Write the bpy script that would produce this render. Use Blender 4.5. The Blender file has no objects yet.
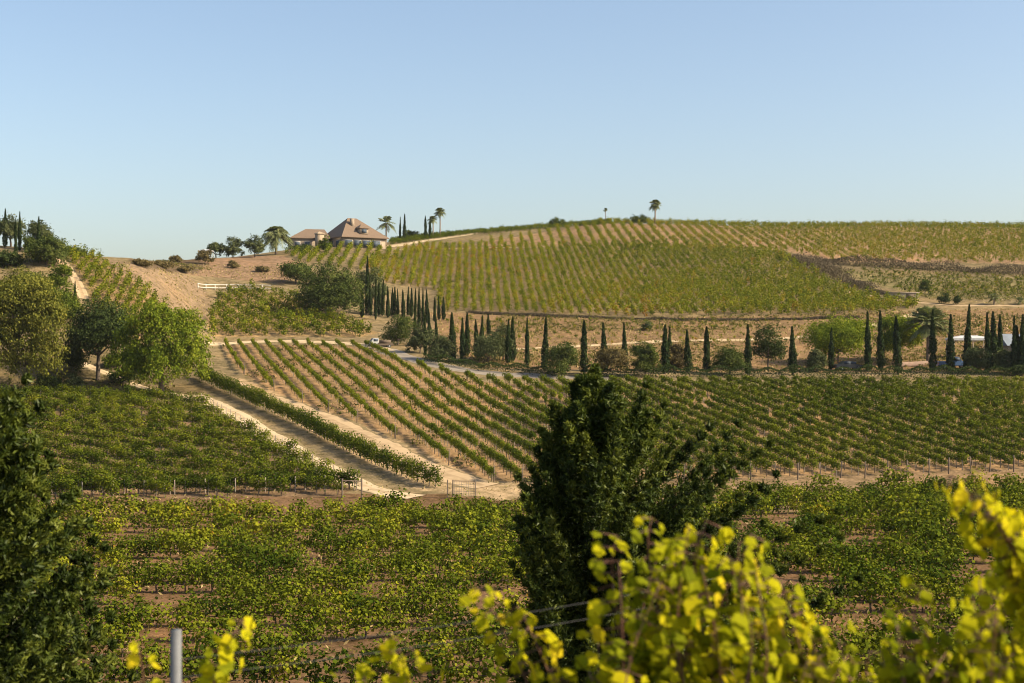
import bpy, bmesh, math
import numpy as np
from math import radians, sin, cos, pi

# ------------------------------------------------------------------ camera, sky, sun, exposure
scene = bpy.context.scene
COL = scene.collection
F = 1400.0            # focal length in pixels of the 1024 px wide picture
CU, CV = 512.0, 341.5

cam_d = bpy.data.cameras.new("camera")
cam = bpy.data.objects.new("camera", cam_d)
COL.objects.link(cam)
cam.location = (0, 0, 0)
cam.rotation_euler = (pi / 2, 0, 0)
cam_d.sensor_width = 36.0
cam_d.lens = 36.0 * F / 1024.0
cam_d.clip_start = 0.1
cam_d.clip_end = 12000
cam_d.dof.use_dof = True
cam_d.dof.focus_distance = 160
cam_d.dof.aperture_fstop = 3.0
scene.camera = cam

SUN_EL, SUN_AZ = radians(35), radians(103)      # azimuth clockwise from +Y
world = bpy.data.worlds.new("World")
scene.world = world
world.use_nodes = True
wn = world.node_tree
bg = wn.nodes["Background"]
sky = wn.nodes.new("ShaderNodeTexSky")
sky.sky_type = 'NISHITA'
sky.sun_disc = False
sky.sun_elevation = SUN_EL
sky.sun_rotation = SUN_AZ
sky.altitude = 300
sky.air_density = 1.0
sky.dust_density = 2.8
sky.ozone_density = 0.6
wn.links.new(sky.outputs[0], bg.inputs[0])
bg.inputs[1].default_value = 0.115

sun_d = bpy.data.lights.new("sun", 'SUN')
sun_d.energy = 5.0
sun_d.angle = radians(0.5)
sun_d.color = (1.0, 0.85, 0.61)
sun = bpy.data.objects.new("sun", sun_d)
COL.objects.link(sun)
# sun lamp shines along its -Z
sun.rotation_euler = (pi / 2 - SUN_EL, 0, pi - SUN_AZ)
sun.location = (60, -20, 60)

scene.view_settings.view_transform = 'Standard'
scene.view_settings.look = 'None'
scene.view_settings.exposure = 0.78
scene.view_settings.gamma = 1.0
scene.view_settings.use_curve_mapping = False
scene.cycles.filter_width = 1.05
scene.cycles.max_bounces = 6
scene.cycles.diffuse_bounces = 2
scene.cycles.glossy_bounces = 2
scene.cycles.transmission_bounces = 3
scene.cycles.transparent_max_bounces = 6

rng = np.random.default_rng(11)

# ------------------------------------------------------------------ mesh helpers
def mesh_data(name, V, Fc, mats, tint=None, midx=None, smooth=False, color=None):
    V = np.asarray(V, np.float32); Fc = np.asarray(Fc, np.int32)
    me = bpy.data.meshes.new(name)
    n, k = Fc.shape
    me.vertices.add(len(V)); me.vertices.foreach_set("co", V.ravel())
    me.loops.add(n * k); me.loops.foreach_set("vertex_index", Fc.ravel())
    me.polygons.add(n); me.polygons.foreach_set("loop_start", np.arange(0, n * k, k, dtype=np.int32))
    for m in (mats if isinstance(mats, (list, tuple)) else [mats]):
        me.materials.append(m)
    if midx is not None:
        me.polygons.foreach_set("material_index", np.asarray(midx, np.int32))
    me.update(calc_edges=True)
    if smooth:
        me.polygons.foreach_set("use_smooth", np.ones(n, bool))
    if tint is not None:
        a = me.attributes.new("tint", 'FLOAT', 'FACE')
        a.data.foreach_set("value", np.asarray(tint, np.float32))
    if color is not None:
        a = me.attributes.new("soil", 'FLOAT_COLOR', 'POINT')
        c = np.ones((len(V), 4), np.float32); c[:, :3] = color
        a.data.foreach_set("color", c.ravel())
    return me

def link(name, me, parent=None, loc=None):
    o = bpy.data.objects.new(name, me)
    COL.objects.link(o)
    if parent is not None: o.parent = parent
    if loc is not None: o.location = loc
    return o

def tag(o, label=None, cat=None, group=None, kind=None):
    if label: o["label"] = label
    if cat: o["category"] = cat
    if group: o["group"] = group
    if kind: o["kind"] = kind
    return o

def thing(name, label, cat, loc=(0, 0, 0), rz=0.0, group=None, scale=None):
    o = bpy.data.objects.new(name, None)
    COL.objects.link(o)
    o.empty_display_size = 0.3
    o.location = loc; o.rotation_euler = (0, 0, rz)
    if scale is not None: o.scale = scale
    return tag(o, label, cat, group)

def dup(root, loc, rz=0.0, scale=None, label=None, group=None, cat=None):
    r = root.copy(); COL.objects.link(r)
    r.location = loc; r.rotation_euler = (0, 0, rz)
    if scale is not None: r.scale = scale
    tag(r, label, cat, group)
    for ch in list(root.children):
        c = ch.copy(); COL.objects.link(c); c.parent = r
        for g in list(ch.children):
            d = g.copy(); COL.objects.link(d); d.parent = c
    return r

def norm(a):
    return a / np.maximum(np.linalg.norm(a, axis=-1, keepdims=True), 1e-9)

class Geo:
    """collects quads (with a tint and a material slot) for ONE mesh"""
    def __init__(s): s.V = []; s.F = []; s.T = []; s.M = []; s.n = 0
    def add(s, V, Fc, tint=0.0, m=0):
        V = np.asarray(V, np.float32); Fc = np.asarray(Fc, np.int32)
        s.V.append(V); s.F.append(Fc + s.n); s.n += len(V)
        s.T.append(np.broadcast_to(np.asarray(tint, np.float32), (len(Fc),)))
        s.M.append(np.full(len(Fc), m, np.int32))
    def arrays(s):
        return np.concatenate(s.V), np.concatenate(s.F), np.concatenate(s.T), np.concatenate(s.M)
    def mesh(s, name, mats, smooth=False):
        V, Fc, T, M = s.arrays()
        return mesh_data(name, V, Fc, mats, T, M, smooth)
    def obj(s, name, mats, parent=None, smooth=False, loc=None):
        return link(name, s.mesh(name, mats, smooth), parent, loc)

def tube(P, R, n=6):
    P = np.asarray(P, float); R = np.asarray(R, float)
    T = norm(np.gradient(P, axis=0))
    up = np.where(np.abs(T[:, 2:3]) > .9, [[1., 0, 0]], [[0, 0, 1.]])
    A = norm(np.cross(T, up)); B = np.cross(T, A)
    a = np.arange(n) * 2 * pi / n
    V = P[:, None] + R[:, None, None] * (A[:, None] * np.cos(a)[None, :, None] + B[:, None] * np.sin(a)[None, :, None])
    m = len(P); i, j = np.meshgrid(np.arange(m - 1), np.arange(n), indexing='ij')
    Fc = np.stack([i * n + j, i * n + (j + 1) % n, (i + 1) * n + (j + 1) % n, (i + 1) * n + j], -1).reshape(-1, 4)
    V = V.reshape(-1, 3)
    if n == 4:
        Fc = np.vstack([Fc, [[(m - 1) * n + k for k in range(4)]]])
    elif n == 6:
        b = (m - 1) * n
        Fc = np.vstack([Fc, [[b, b + 1, b + 2, b + 3], [b, b + 3, b + 4, b + 5]]])
    return V, Fc

def box(c, s, rz=0.0):
    c = np.asarray(c, float); h = np.asarray(s, float) / 2
    V = np.array([[x, y, z] for z in (-1, 1) for y in (-1, 1) for x in (-1, 1)], float) * h
    ca, sa = cos(rz), sin(rz)
    V = np.stack([V[:, 0] * ca - V[:, 1] * sa, V[:, 0] * sa + V[:, 1] * ca, V[:, 2]], -1) + c
    Fc = np.array([[0, 2, 3, 1], [4, 5, 7, 6], [0, 1, 5, 4], [2, 6, 7, 3], [0, 4, 6, 2], [1, 3, 7, 5]])
    return V, Fc

def rand_dir(n, r=rng):
    return norm(r.normal(size=(n, 3)))

def leaves(C, size, nrm, r=rng, aspect=.62, axis=None):
    """diamond-shaped leaf quads"""
    n = len(C)
    size = np.broadcast_to(np.asarray(size, float), (n,))
    nrm = norm(nrm)
    if axis is None: axis = r.normal(size=(n, 3))
    b = norm(np.cross(nrm, axis)); t = np.cross(b, nrm)
    L = size[:, None] * .5; W = L * aspect
    bend = nrm * (L * .22)
    V = np.stack([C - t * L - bend, C + b * W, C + t * L - bend, C - b * W], 1).reshape(-1, 3)
    Fc = np.arange(4 * n).reshape(n, 4)
    return V, Fc

# ------------------------------------------------------------------ materials
def new_mat(name):
    m = bpy.data.materials.new(name); m.use_nodes = True
    nt = m.node_tree; nt.nodes.clear()
    out = nt.nodes.new("ShaderNodeOutputMaterial")
    return m, nt, out

def ramp_node(nt, stops):
    r = nt.nodes.new("ShaderNodeValToRGB")
    e = r.color_ramp.elements
    while len(e) < len(stops): e.new(0.5)
    for el, (p, c) in zip(e, stops):
        el.position = p; el.color = (*c, 1)
    return r

def leaf_mat(name, stops, trans=.3, gloss=.06, tcol=(1.0, 1.05, .5)):
    m, nt, out = new_mat(name)
    at = nt.nodes.new("ShaderNodeAttribute"); at.attribute_name = "tint"
    rp = ramp_node(nt, stops)
    nt.links.new(at.outputs["Fac"], rp.inputs[0])
    d = nt.nodes.new("ShaderNodeBsdfDiffuse")
    t = nt.nodes.new("ShaderNodeBsdfTranslucent")
    mu = nt.nodes.new("ShaderNodeMix"); mu.data_type = 'RGBA'; mu.blend_type = 'MULTIPLY'
    mu.inputs[0].default_value = 1.0
    mu.inputs[7].default_value = (*tcol, 1)
    nt.links.new(rp.outputs[0], mu.inputs[6])
    nt.links.new(rp.outputs[0], d.inputs[0]); nt.links.new(mu.outputs[2], t.inputs[0])
    mx = nt.nodes.new("ShaderNodeMixShader"); mx.inputs[0].default_value = trans
    nt.links.new(d.outputs[0], mx.inputs[1]); nt.links.new(t.outputs[0], mx.inputs[2])
    last = mx
    if gloss > 0:
        g = nt.nodes.new("ShaderNodeBsdfGlossy"); g.inputs["Roughness"].default_value = .45
        g.inputs["Color"].default_value = (.8, .85, .7, 1)
        m2 = nt.nodes.new("ShaderNodeMixShader"); m2.inputs[0].default_value = gloss
        nt.links.new(mx.outputs[0], m2.inputs[1]); nt.links.new(g.outputs[0], m2.inputs[2])
        last = m2
    nt.links.new(last.outputs[0], out.inputs[0])
    return m

def solid(name, c1, c2=None, scale=6.0, rough=.8, metal=0.0, bump=.0, coords='Object', detail=4):
    m, nt, out = new_mat(name)
    p = nt.nodes.new("ShaderNodeBsdfPrincipled")
    p.inputs["Roughness"].default_value = rough; p.inputs["Metallic"].default_value = metal
    if c2 is None: c2 = tuple(v * .75 for v in c1)
    tc = nt.nodes.new("ShaderNodeTexCoord")
    nz = nt.nodes.new("ShaderNodeTexNoise"); nz.inputs["Scale"].default_value = scale; nz.inputs["Detail"].default_value = detail
    nt.links.new(tc.outputs[coords], nz.inputs["Vector"])
    rp = ramp_node(nt, [(.35, c2), (.65, c1)])
    nt.links.new(nz.outputs["Fac"], rp.inputs[0]); nt.links.new(rp.outputs[0], p.inputs["Base Color"])
    if bump:
        b = nt.nodes.new("ShaderNodeBump"); b.inputs["Strength"].default_value = bump; b.inputs["Distance"].default_value = .05
        nt.links.new(nz.outputs["Fac"], b.inputs["Height"]); nt.links.new(b.outputs[0], p.inputs["Normal"])
    nt.links.new(p.outputs[0], out.inputs[0])
    return m

def tile_mat(name, c1, c2, scale=4.0):
    m, nt, out = new_mat(name)
    p = nt.nodes.new("ShaderNodeBsdfPrincipled"); p.inputs["Roughness"].default_value = .85
    tc = nt.nodes.new("ShaderNodeTexCoord")
    w = nt.nodes.new("ShaderNodeTexWave"); w.inputs["Scale"].default_value = scale; w.bands_direction = 'Z'
    w.inputs["Distortion"].default_value = 1.5
    nz = nt.nodes.new("ShaderNodeTexNoise"); nz.inputs["Scale"].default_value = 2.2
    nt.links.new(tc.outputs["Object"], w.inputs["Vector"]); nt.links.new(tc.outputs["Object"], nz.inputs["Vector"])
    mth = nt.nodes.new("ShaderNodeMath"); mth.operation = 'MULTIPLY'
    nt.links.new(w.outputs["Fac"], mth.inputs[0]); nt.links.new(nz.outputs["Fac"], mth.inputs[1])
    rp = ramp_node(nt, [(.1, c2), (.5, c1)])
    nt.links.new(mth.outputs[0], rp.inputs[0]); nt.links.new(rp.outputs[0], p.inputs["Base Color"])
    nt.links.new(p.outputs[0], out.inputs[0])
    return m

VINE = leaf_mat("vine_leaf", [(0, (.016, .032, .005)), (.35, (.050, .078, .008)), (.65, (.155, .175, .013)), (.85, (.27, .26, .018)), (1, (.30, .12, .02))], .22, 0)
VINE_NEAR = leaf_mat("vine_leaf_near", [(0, (.06, .09, .008)), (.35, (.24, .26, .012)), (.7, (.52, .47, .012)), (.93, (.62, .47, .02)), (1, (.40, .16, .05))], .42, 0)
PEPPER_BRIGHT = leaf_mat("fresh_pepper_leaf", [(0, (.055, .09, .012)), (.5, (.15, .195, .018)), (1, (.31, .32, .03))], .32, 0)
PEPPER = leaf_mat("pepper_leaf", [(0, (.04, .06, .012)), (.5, (.095, .13, .018)), (1, (.20, .22, .03))], .32, .0)
DARKLEAF = leaf_mat("dark_leaf", [(0, (.022, .034, .012)), (.5, (.045, .065, .02)), (1, (.09, .11, .03))], .22, .0)
OLIVE = leaf_mat("olive_leaf", [(0, (.04, .052, .022)), (.5, (.082, .10, .040)), (1, (.17, .18, .075))], .22, .0)
SHRUB = leaf_mat("shrub_leaf", [(0, (.028, .043, .012)), (.5, (.066, .09, .022)), (1, (.16, .175, .045))], .25, .0)
BROWNLEAF = leaf_mat("brown_leaf", [(0, (.07, .06, .03)), (.5, (.14, .11, .045)), (1, (.22, .17, .07))], .2, .0)
CYPRESS = leaf_mat("cypress_leaf", [(0, (.016, .028, .012)), (.5, (.032, .050, .018)), (1, (.065, .085, .026))], .15, .0)
CONIFER = leaf_mat("conifer_leaf", [(0, (.010, .018, .005)), (.5, (.038, .058, .010)), (1, (.14, .16, .022))], .2, .015)
PALM = leaf_mat("palm_leaf", [(0, (.08, .10, .04)), (.5, (.17, .19, .08)), (1, (.28, .26, .12))], .2, .0)
BRUSH = leaf_mat("brush_leaf", [(0, (.055, .045, .034)), (.5, (.10, .08, .056)), (1, (.18, .145, .095))], .15, 0)
GRASS = leaf_mat("dry_grass_blade", [(0, (.20, .19, .05)), (.5, (.36, .27, .12)), (1, (.48, .37, .2))], .3, 0)
BARK = solid("bark", (.13, .095, .065), (.06, .045, .03), 9, .9, bump=.5)
VBARK = solid("vine_bark", (.12, .08, .05), (.06, .04, .028), 14, .9)
STAKE = solid("weathered_wood", (.36, .30, .23), (.24, .19, .14), 11, .9)
STAKE_DARK = solid("dark_wood", (.15, .11, .075), (.09, .065, .045), 11, .9)
CANE = solid("vine_cane", (.15, .06, .03), (.08, .035, .02), 20, .6)
GREYPOST = solid("grey_post", (.15, .155, .165), (.09, .095, .10), 12, .7)
WIRE = solid("wire", (.16, .15, .14), (.10, .10, .10), 8, .6, .3)
PALMBARK = solid("palm_bark", (.22, .16, .11), (.12, .085, .06), 6, .9)

# ------------------------------------------------------------------ terrain
def vz(v, D): return (CV - v) * D / F

# depth / picture-row profiles by picture column: metres ahead, row of that ground point
PROF = {
    -60: [(192, 386), (212, 340), (232, 292), (252, 256), (275, 240), (300, 243), (330, 255)],
    40: [(194, 389), (213, 345), (232, 297), (252, 255), (272, 248), (300, 258), (330, 262)],
    100: [(196, 389), (215, 352), (234, 306), (261, 257), (285, 258), (320, 262)],
    150: [(201, 385), (226, 337), (242, 306), (268, 258), (310, 258), (340, 261)],
    205: [(214, 372), (250, 341), (275, 312), (295, 291), (312, 273), (345, 257), (400, 262)],
    300: [(250, 341), (278, 312), (298, 290), (325, 272), (350, 257), (385, 248), (430, 252)],
    350: [(246, 343), (280, 315), (305, 290), (340, 266), (382, 247), (430, 247)],
    400: [(226, 354), (262, 331), (290, 316), (330, 285), (370, 258), (410, 244), (436, 239), (480, 243)],
    500: [(212, 370), (245, 346), (285, 322), (325, 290), (365, 262), (400, 244), (438, 230), (480, 232)],
    600: [(210, 373), (245, 349), (285, 319), (330, 288), (370, 258), (410, 237), (440, 223), (480, 225)],
    800: [(210, 374), (245, 350), (285, 316), (340, 283), (375, 256), (410, 240), (445, 226), (480, 228)],
    1024: [(210, 375), (245, 350), (285, 315), (335, 283), (352, 265), (400, 244), (445, 227), (480, 229)],
}
PU = np.array(sorted(PROF)); DG = np.arange(0, 620.0, 1.0)
def near_z(D):
    return np.interp(D, [-30, 0, 3, 5, 8, 12, 20, 35, 50, 60, 128, 135, 200],
                     [-1.75, -1.75, -2.0, -2.6, -3.5, -4.8, -7.3, -11.2, -13.9, -14.8, -14.8, -14.5, -6.3])
TZ = []
for u in PU:
    p = PROF[u]
    ds = [d for d, _ in p]; zs = [vz(v, d) for d, v in p]
    d0 = ds[0]
    plane = lambda D: .126 * D - 31.5
    kd = [136, 150, 165, 180]; kd = [k for k in kd if k < d0 - 8]
    D_all = kd + ds; Z_all = [plane(k) for k in kd] + zs
    # behind the ridge the ground falls gently
    D_all += [ds[-1] + 60, 640]; Z_all += [zs[-1] - 7, zs[-1] - 16]
    z = np.interp(DG, D_all, Z_all)
    z[DG < 136] = near_z(DG[DG < 136])
    k = np.exp(-.5 * (np.arange(-12, 13) / 4.0) ** 2); k /= k.sum()
    zs_ = np.convolve(np.pad(z, 12, mode='edge'), k, 'valid')
    TZ.append(zs_)
TZ = np.array(TZ)
UG = np.arange(-400, 1425, 5.0)
TZU = np.array([np.interp(UG, PU, TZ[:, i]) for i in range(len(DG))]).T     # (u, D)
k = np.exp(-.5 * (np.arange(-9, 10) / 3.0) ** 2); k /= k.sum()
TZU = np.apply_along_axis(lambda c: np.convolve(np.pad(c, 9, mode='edge'), k, 'valid'), 0, TZU)

def ground(x, y):
    x = np.asarray(x, float); y = np.asarray(y, float)
    D = np.clip(y, 0, 618)
    u = np.clip(CU + F * x / np.maximum(y, 60), UG[0], UG[-1] - 1e-3)
    fu = (u - UG[0]) / 5.0; iu = np.minimum(fu.astype(int), len(UG) - 2); fu = fu - iu
    iD = D.astype(int); fD = D - iD
    z = (TZU[iu, iD] * (1 - fu) * (1 - fD) + TZU[iu + 1, iD] * fu * (1 - fD)
         + TZU[iu, iD + 1] * (1 - fu) * fD + TZU[iu + 1, iD + 1] * fu * fD)
    z = np.where(y < 60, near_z(y), z)
    bump = (.05 * np.sin(x * .9 + 1.3 * np.sin(y * .31)) * np.sin(y * .77 + x * .13) + .16 * np.sin(x * .071 + 2) * np.sin(y * .093 + .5))
    amp = np.clip((y - 12) / 30, 0, 1)
    far = np.clip((y - 618) / 2500, 0, 1)
    return z + bump * amp - 45 * far

def proj(x, y, z):
    y = np.maximum(y, .1)
    return CU + F * x / y, CV - F * z / y

_Dm = np.arange(20, 560, .25)
def hit(u, v):
    """ground point seen at picture position (u, v)"""
    x = (u - CU) / F * _Dm
    g = ground(x, _Dm); ray = (CV - v) / F * _Dm
    i = np.argmax(g >= ray) if (g >= ray).any() else len(_Dm) - 1
    return np.array([x[i], _Dm[i], g[i]])

def at(u, D):
    x = (u - CU) / F * D
    return np.array([x, D, float(ground(x, D))])

def inpoly(u, v, poly):
    poly = np.asarray(poly, float); r = np.zeros(np.shape(u), bool)
    j = len(poly) - 1
    for i in range(len(poly)):
        (xi, yi), (xj, yj) = poly[i], poly[j]
        c = ((yi > v) != (yj > v)) & (u < (xj - xi) * (v - yi) / (yj - yi + 1e-12) + xi)
        r ^= c; j = i
    return r

# ------- block outlines (as seen) -------
POLY_A = [(221, 344), (372, 346), (398, 362), (480, 382), (560, 386), (1120, 387), (1120, 466), (880, 476), (760, 479), (640, 481), (520, 484), (486, 481), (447, 464), (402, 441), (362, 424), (323, 410), (287, 398), (240, 372)]
POLY_B = [(-90, 394), (140, 397), (205, 409), (262, 441), (352, 489), (340, 496), (200, 498), (60, 501), (-90, 503)]
POLY_D = [(366, 262), (420, 247), (640, 246), (775, 251), (812, 272), (850, 291), (880, 300), (924, 304), (915, 309), (870, 314), (640, 317), (470, 312), (440, 312), (436, 290), (372, 282)]
POLY_E = [(470, 245), (520, 236), (600, 223), (700, 220), (1080, 224), (1080, 264), (840, 262), (790, 252), (770, 249), (500, 246)]
POLY_E2 = [(390, 240), (480, 229), (560, 221), (610, 219), (610, 225), (540, 230), (470, 235), (390, 245)]
POLY_F = [(206, 322), (222, 294), (250, 289), (292, 296), (325, 317), (350, 322), (380, 333), (360, 337), (212, 336)]
POLY_FB = [(284, 254), (385, 243), (400, 262), (362, 272), (300, 262)]
POLY_G = [(66, 253), (96, 258), (140, 285), (168, 312), (178, 335), (150, 345), (95, 330), (88, 290)]
POLY_H = [(822, 270), (1080, 280), (1080, 300), (930, 298), (880, 286)]
NOSE = [(100, 259), (130, 262), (190, 276), (213, 299), (206, 318), (170, 322), (140, 292)]
EARTH = [(130, 256), (200, 256), (285, 256), (300, 264), (285, 284), (190, 275)]
FALLOW = [(430, 312), (640, 318), (870, 313), (1080, 306), (1080, 372), (700, 372), (480, 368), (440, 340)]

def build_ground():
    ys = np.concatenate([np.arange(-60, 0, 4), np.arange(0, 30, .6), np.arange(30, 132, 1.0), np.arange(132, 300, .7),
                         np.arange(300, 460, .9), np.arange(460, 640, 6), np.geomspace(640, 6000, 26)])
    s = np.concatenate([-np.geomspace(.46, 7, 22)[::-1], np.linspace(-.44, .44, 300), np.geomspace(.46, 7, 22)])
    Y, S = np.meshgrid(ys, s, indexing='ij')
    X = S * (np.maximum(Y, 0) + 26 * np.clip(1 - Y / 130, 0, 1))
    Z = ground(X, Y)
    V = np.stack([X, Y, Z], -1).reshape(-1, 3)
    m, n = X.shape
    i, j = np.meshgrid(np.arange(m - 1), np.arange(n - 1), indexing='ij')
    Fc = np.stack([i * n + j, i * n + j + 1, (i + 1) * n + j + 1, (i + 1) * n + j], -1).reshape(-1, 4)
    x, y, z = V.T
    u, v = proj(x, y, z)
    C = np.tile(np.array([.225, .17, .095]), (len(V), 1))            # dry grass over soil
    def zone(mask, c): C[mask] = c
    front = y < 470
    zone((y > 52) & (y < 133), (.175, .105, .058))                     # red brown valley soil
    zone(inpoly(u, v, POLY_A) & (y > 130) & front, (.32, .205, .108))
    zone(inpoly(u, v, POLY_B) & (y > 126) & front, (.19, .125, .075))
    zone(inpoly(u, v, POLY_D) & (y > 200) & front, (.26, .19, .10))
    zone(inpoly(u, v, POLY_E) & (y > 300) & front, (.36, .235, .135))
    zone(inpoly(u, v, FALLOW) & (y > 200) & front, (.235, .15, .082))
    zone(inpoly(u, v, NOSE) & (y > 200) & front, (.235, .165, .105))
    zone(inpoly(u, v, EARTH) & (y > 240) & front, (.255, .165, .105))
    zone(inpoly(u, v, [(126, 259), (190, 257.5), (207, 263), (196, 274), (170, 272), (140, 266)]) & (y > 240) & front, (.12, .085, .055))  # hollow on the bare slope, its dark shade painted into the ground colour
    zone(inpoly(u, v, POLY_F) & (y > 200) & front, (.32, .215, .105))
    zone(inpoly(u, v, POLY_G) & (y > 200) & front, (.30, .20, .10))
    zone(inpoly(u, v, POLY_H) & (y > 250) & front, (.22, .18, .085))
    zone(inpoly(u, v, [(-200, 335), (60, 340), (110, 345), (200, 370), (206, 400), (140, 397), (-200, 394)]) & (y > 150) & (y < 235), (.15, .115, .062))  # grove floor darkened: the trees' shade is put into the ground colour
    zone(inpoly(u, v, [(205, 375), (240, 378), (300, 402), (330, 413), (402, 442), (487, 482), (760, 481), (1120, 468), (1120, 480), (760, 490), (500, 500), (420, 490)]) & (y > 128) & (y < 220), (.40, .285, .165))
    zone(inpoly(u, v, [(560, 478), (760, 477), (1120, 464), (1120, 512), (560, 512)]) & (y > 110) & (y < 150), (.25, .17, .098))
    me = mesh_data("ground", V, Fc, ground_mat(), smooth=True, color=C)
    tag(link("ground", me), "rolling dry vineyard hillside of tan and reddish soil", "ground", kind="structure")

def ground_mat():
    m, nt, out = new_mat("soil_and_dry_grass")
    N = nt.nodes.new; L = nt.links.new
    p = N("ShaderNodeBsdfDiffuse")
    at_ = N("ShaderNodeAttribute"); at_.attribute_name = "soil"
    tc = N("ShaderNodeTexCoord")
    def noise(scale, detail=5, rough=.6):
        n = N("ShaderNodeTexNoise"); n.inputs["Scale"].default_value = scale
        n.inputs["Detail"].default_value = detail; n.inputs["Roughness"].default_value = rough
        L(tc.outputs["Object"], n.inputs["Vector"]); return n
    n1, n2, n3 = noise(.09), noise(.8), noise(4.5)
    r1 = ramp_node(nt, [(.3, (.74, .76, .70)), (.5, (1, 1, 1)), (.7, (1.16, 1.08, .96))])
    L(n1.outputs["Fac"], r1.inputs[0])
    r2 = ramp_node(nt, [(.32, (.52, .55, .47)), (.55, (1, 1, 1)), (.75, (1.28, 1.25, 1.18))])
    L(n2.outputs["Fac"], r2.inputs[0])
    r3 = ramp_node(nt, [(.3, (.66, .64, .6)), (.6, (1.1, 1.1, 1.1))])
    L(n3.outputs["Fac"], r3.inputs[0])
    last = at_.outputs["Color"]
    for r in (r1, r2, r3):
        mu = N("ShaderNodeMix"); mu.data_type = 'RGBA'; mu.blend_type = 'MULTIPLY'; mu.inputs[0].default_value = 1
        L(last, mu.inputs[6]); L(r.outputs[0], mu.inputs[7]); last = mu.outputs[2]
    L(last, p.inputs[0])
    b = N("ShaderNodeBump"); b.inputs["Strength"].default_value = .8; b.inputs["Distance"].default_value = .25
    L(n2.outputs["Fac"], b.inputs["Height"]); L(b.outputs[0], p.inputs["Normal"])
    L(p.outputs[0], out.inputs[0])
    return m

build_ground()

def smooth_line(P, step=1.0):
    P = np.asarray(P, float)
    for _ in range(3):
        Q = np.empty((2 * len(P) - 2, P.shape[1])); Q[0::2] = .75 * P[:-1] + .25 * P[1:]; Q[1::2] = .25 * P[:-1] + .75 * P[1:]
        P = np.vstack([P[:1], Q, P[-1:]])
    d = np.r_[0, np.cumsum(np.linalg.norm(np.diff(P, axis=0), axis=1))]
    t = np.arange(0, d[-1], step)
    return np.stack([np.interp(t, d, P[:, k]) for k in range(P.shape[1])], -1)

def road(name, px, width, mat, label, lift=.06):
    W = smooth_line([hit(*p)[:2] if p[1] > 0 else at(p[0], -p[1])[:2] for p in px])
    T = norm(np.gradient(W, axis=0)); Nn = np.stack([-T[:, 1], T[:, 0]], -1)
    nc = 9
    off = np.linspace(-.5, .5, nc)
    wv = width * (1 + .12 * np.sin(np.arange(len(W)) * .37) + .07 * rng.normal(size=len(W)))
    rag = np.convolve(rng.normal(0, .5, len(W) + 4), np.ones(5) / 3, 'valid')
    P = W[:, None] + Nn[:, None] * (off[None, :, None] * wv[:, None, None] + (np.abs(off) > .4)[None, :, None] * rag[:, None, None] * .5)
    Z = ground(P[..., 0], P[..., 1]) + lift * np.where(np.abs(off) > .49, .0, 1)[None, :] - .02 * (np.abs(off) > .49)[None, :]
    V = np.concatenate([P, Z[..., None]], -1).reshape(-1, 3)
    m, n = len(W), nc
    i, j = np.meshgrid(np.arange(m - 1), np.arange(n - 1), indexing='ij')
    Fc = np.stack([i * n + j, i * n + j + 1, (i + 1) * n + j + 1, (i + 1) * n + j], -1).reshape(-1, 4)
    oc = np.abs((off[:-1] + off[1:]) / 2)
    tr = np.exp(-((oc - .24) / .11) ** 2) - 1.2 * (oc > .42)
    o = link(name, mesh_data(name, V, Fc, mat, np.tile(tr, m - 1), smooth=True))
    return tag(o, label, "road", kind="structure")

def dirt_mat(name, pale, dull, weed):
    m, nt, out = new_mat(name)
    N = nt.nodes.new; L = nt.links.new
    p = N("ShaderNodeBsdfDiffuse"); at_ = N("ShaderNodeAttribute"); at_.attribute_name = "tint"
    tc = N("ShaderNodeTexCoord"); nz = N("ShaderNodeTexNoise"); nz.inputs["Scale"].default_value = .9; nz.inputs["Detail"].default_value = 7
    n2 = N("ShaderNodeTexNoise"); n2.inputs["Scale"].default_value = .22; n2.inputs["Detail"].default_value = 4
    L(tc.outputs["Object"], nz.inputs["Vector"]); L(tc.outputs["Object"], n2.inputs["Vector"])
    a1 = N("ShaderNodeMath"); a1.operation = 'MULTIPLY_ADD'; a1.inputs[1].default_value = .30
    L(at_.outputs["Fac"], a1.inputs[0]); L(nz.outputs["Fac"], a1.inputs[2])
    a2 = N("ShaderNodeMath"); a2.operation = 'MULTIPLY_ADD'; a2.inputs[1].default_value = .5
    L(n2.outputs["Fac"], a2.inputs[0]); L(a1.outputs[0], a2.inputs[2])
    rp = ramp_node(nt, [(.42, weed), (.66, dull), (.98, pale)])
    L(a2.outputs[0], rp.inputs[0]); L(rp.outputs[0], p.inputs[0]); L(p.outputs[0], out.inputs[0])
    return m
DIRT = dirt_mat("pale_dirt", (.52, .40, .25), (.37, .27, .16), (.21, .165, .085))
DIRT_RED = dirt_mat("tan_dirt", (.44, .32, .19), (.31, .22, .125), (.19, .145, .075))
PAVED = solid("worn_paving", (.27, .225, .17), (.20, .165, .125), .6, .9, detail=6)
road("dirt_road", [(190, 396), (222, 407), (242, 418), (272, 437), (310, 461), (348, 481), (385, 494), (420, 498)], 3.3, DIRT, "pale dirt farm road running down beside the left vineyard")
road("grove_path", [(66, 358), (90, 367), (118, 378), (150, 390), (192, 397)], 1.7, DIRT, "narrow pale path running under the left grove trees")
road("dirt_track", [(222, 382), (262, 398), (300, 408), (350, 430), (400, 455), (440, 476), (490, 488)], 4.6, DIRT_RED, "wide bare earth track at the foot of the middle rows")
road("hill_road", [(196, 341), (250, 341), (330, 342), (370, 345), (398, 354)], 3.0, DIRT, "pale dirt road above the middle vineyard rows")
road("driveway", [(384, 350), (404, 357), (430, 364), (480, 373), (560, 377), (620, 379)], 3.7, PAVED, "worn paved driveway behind the middle vineyard")
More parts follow.
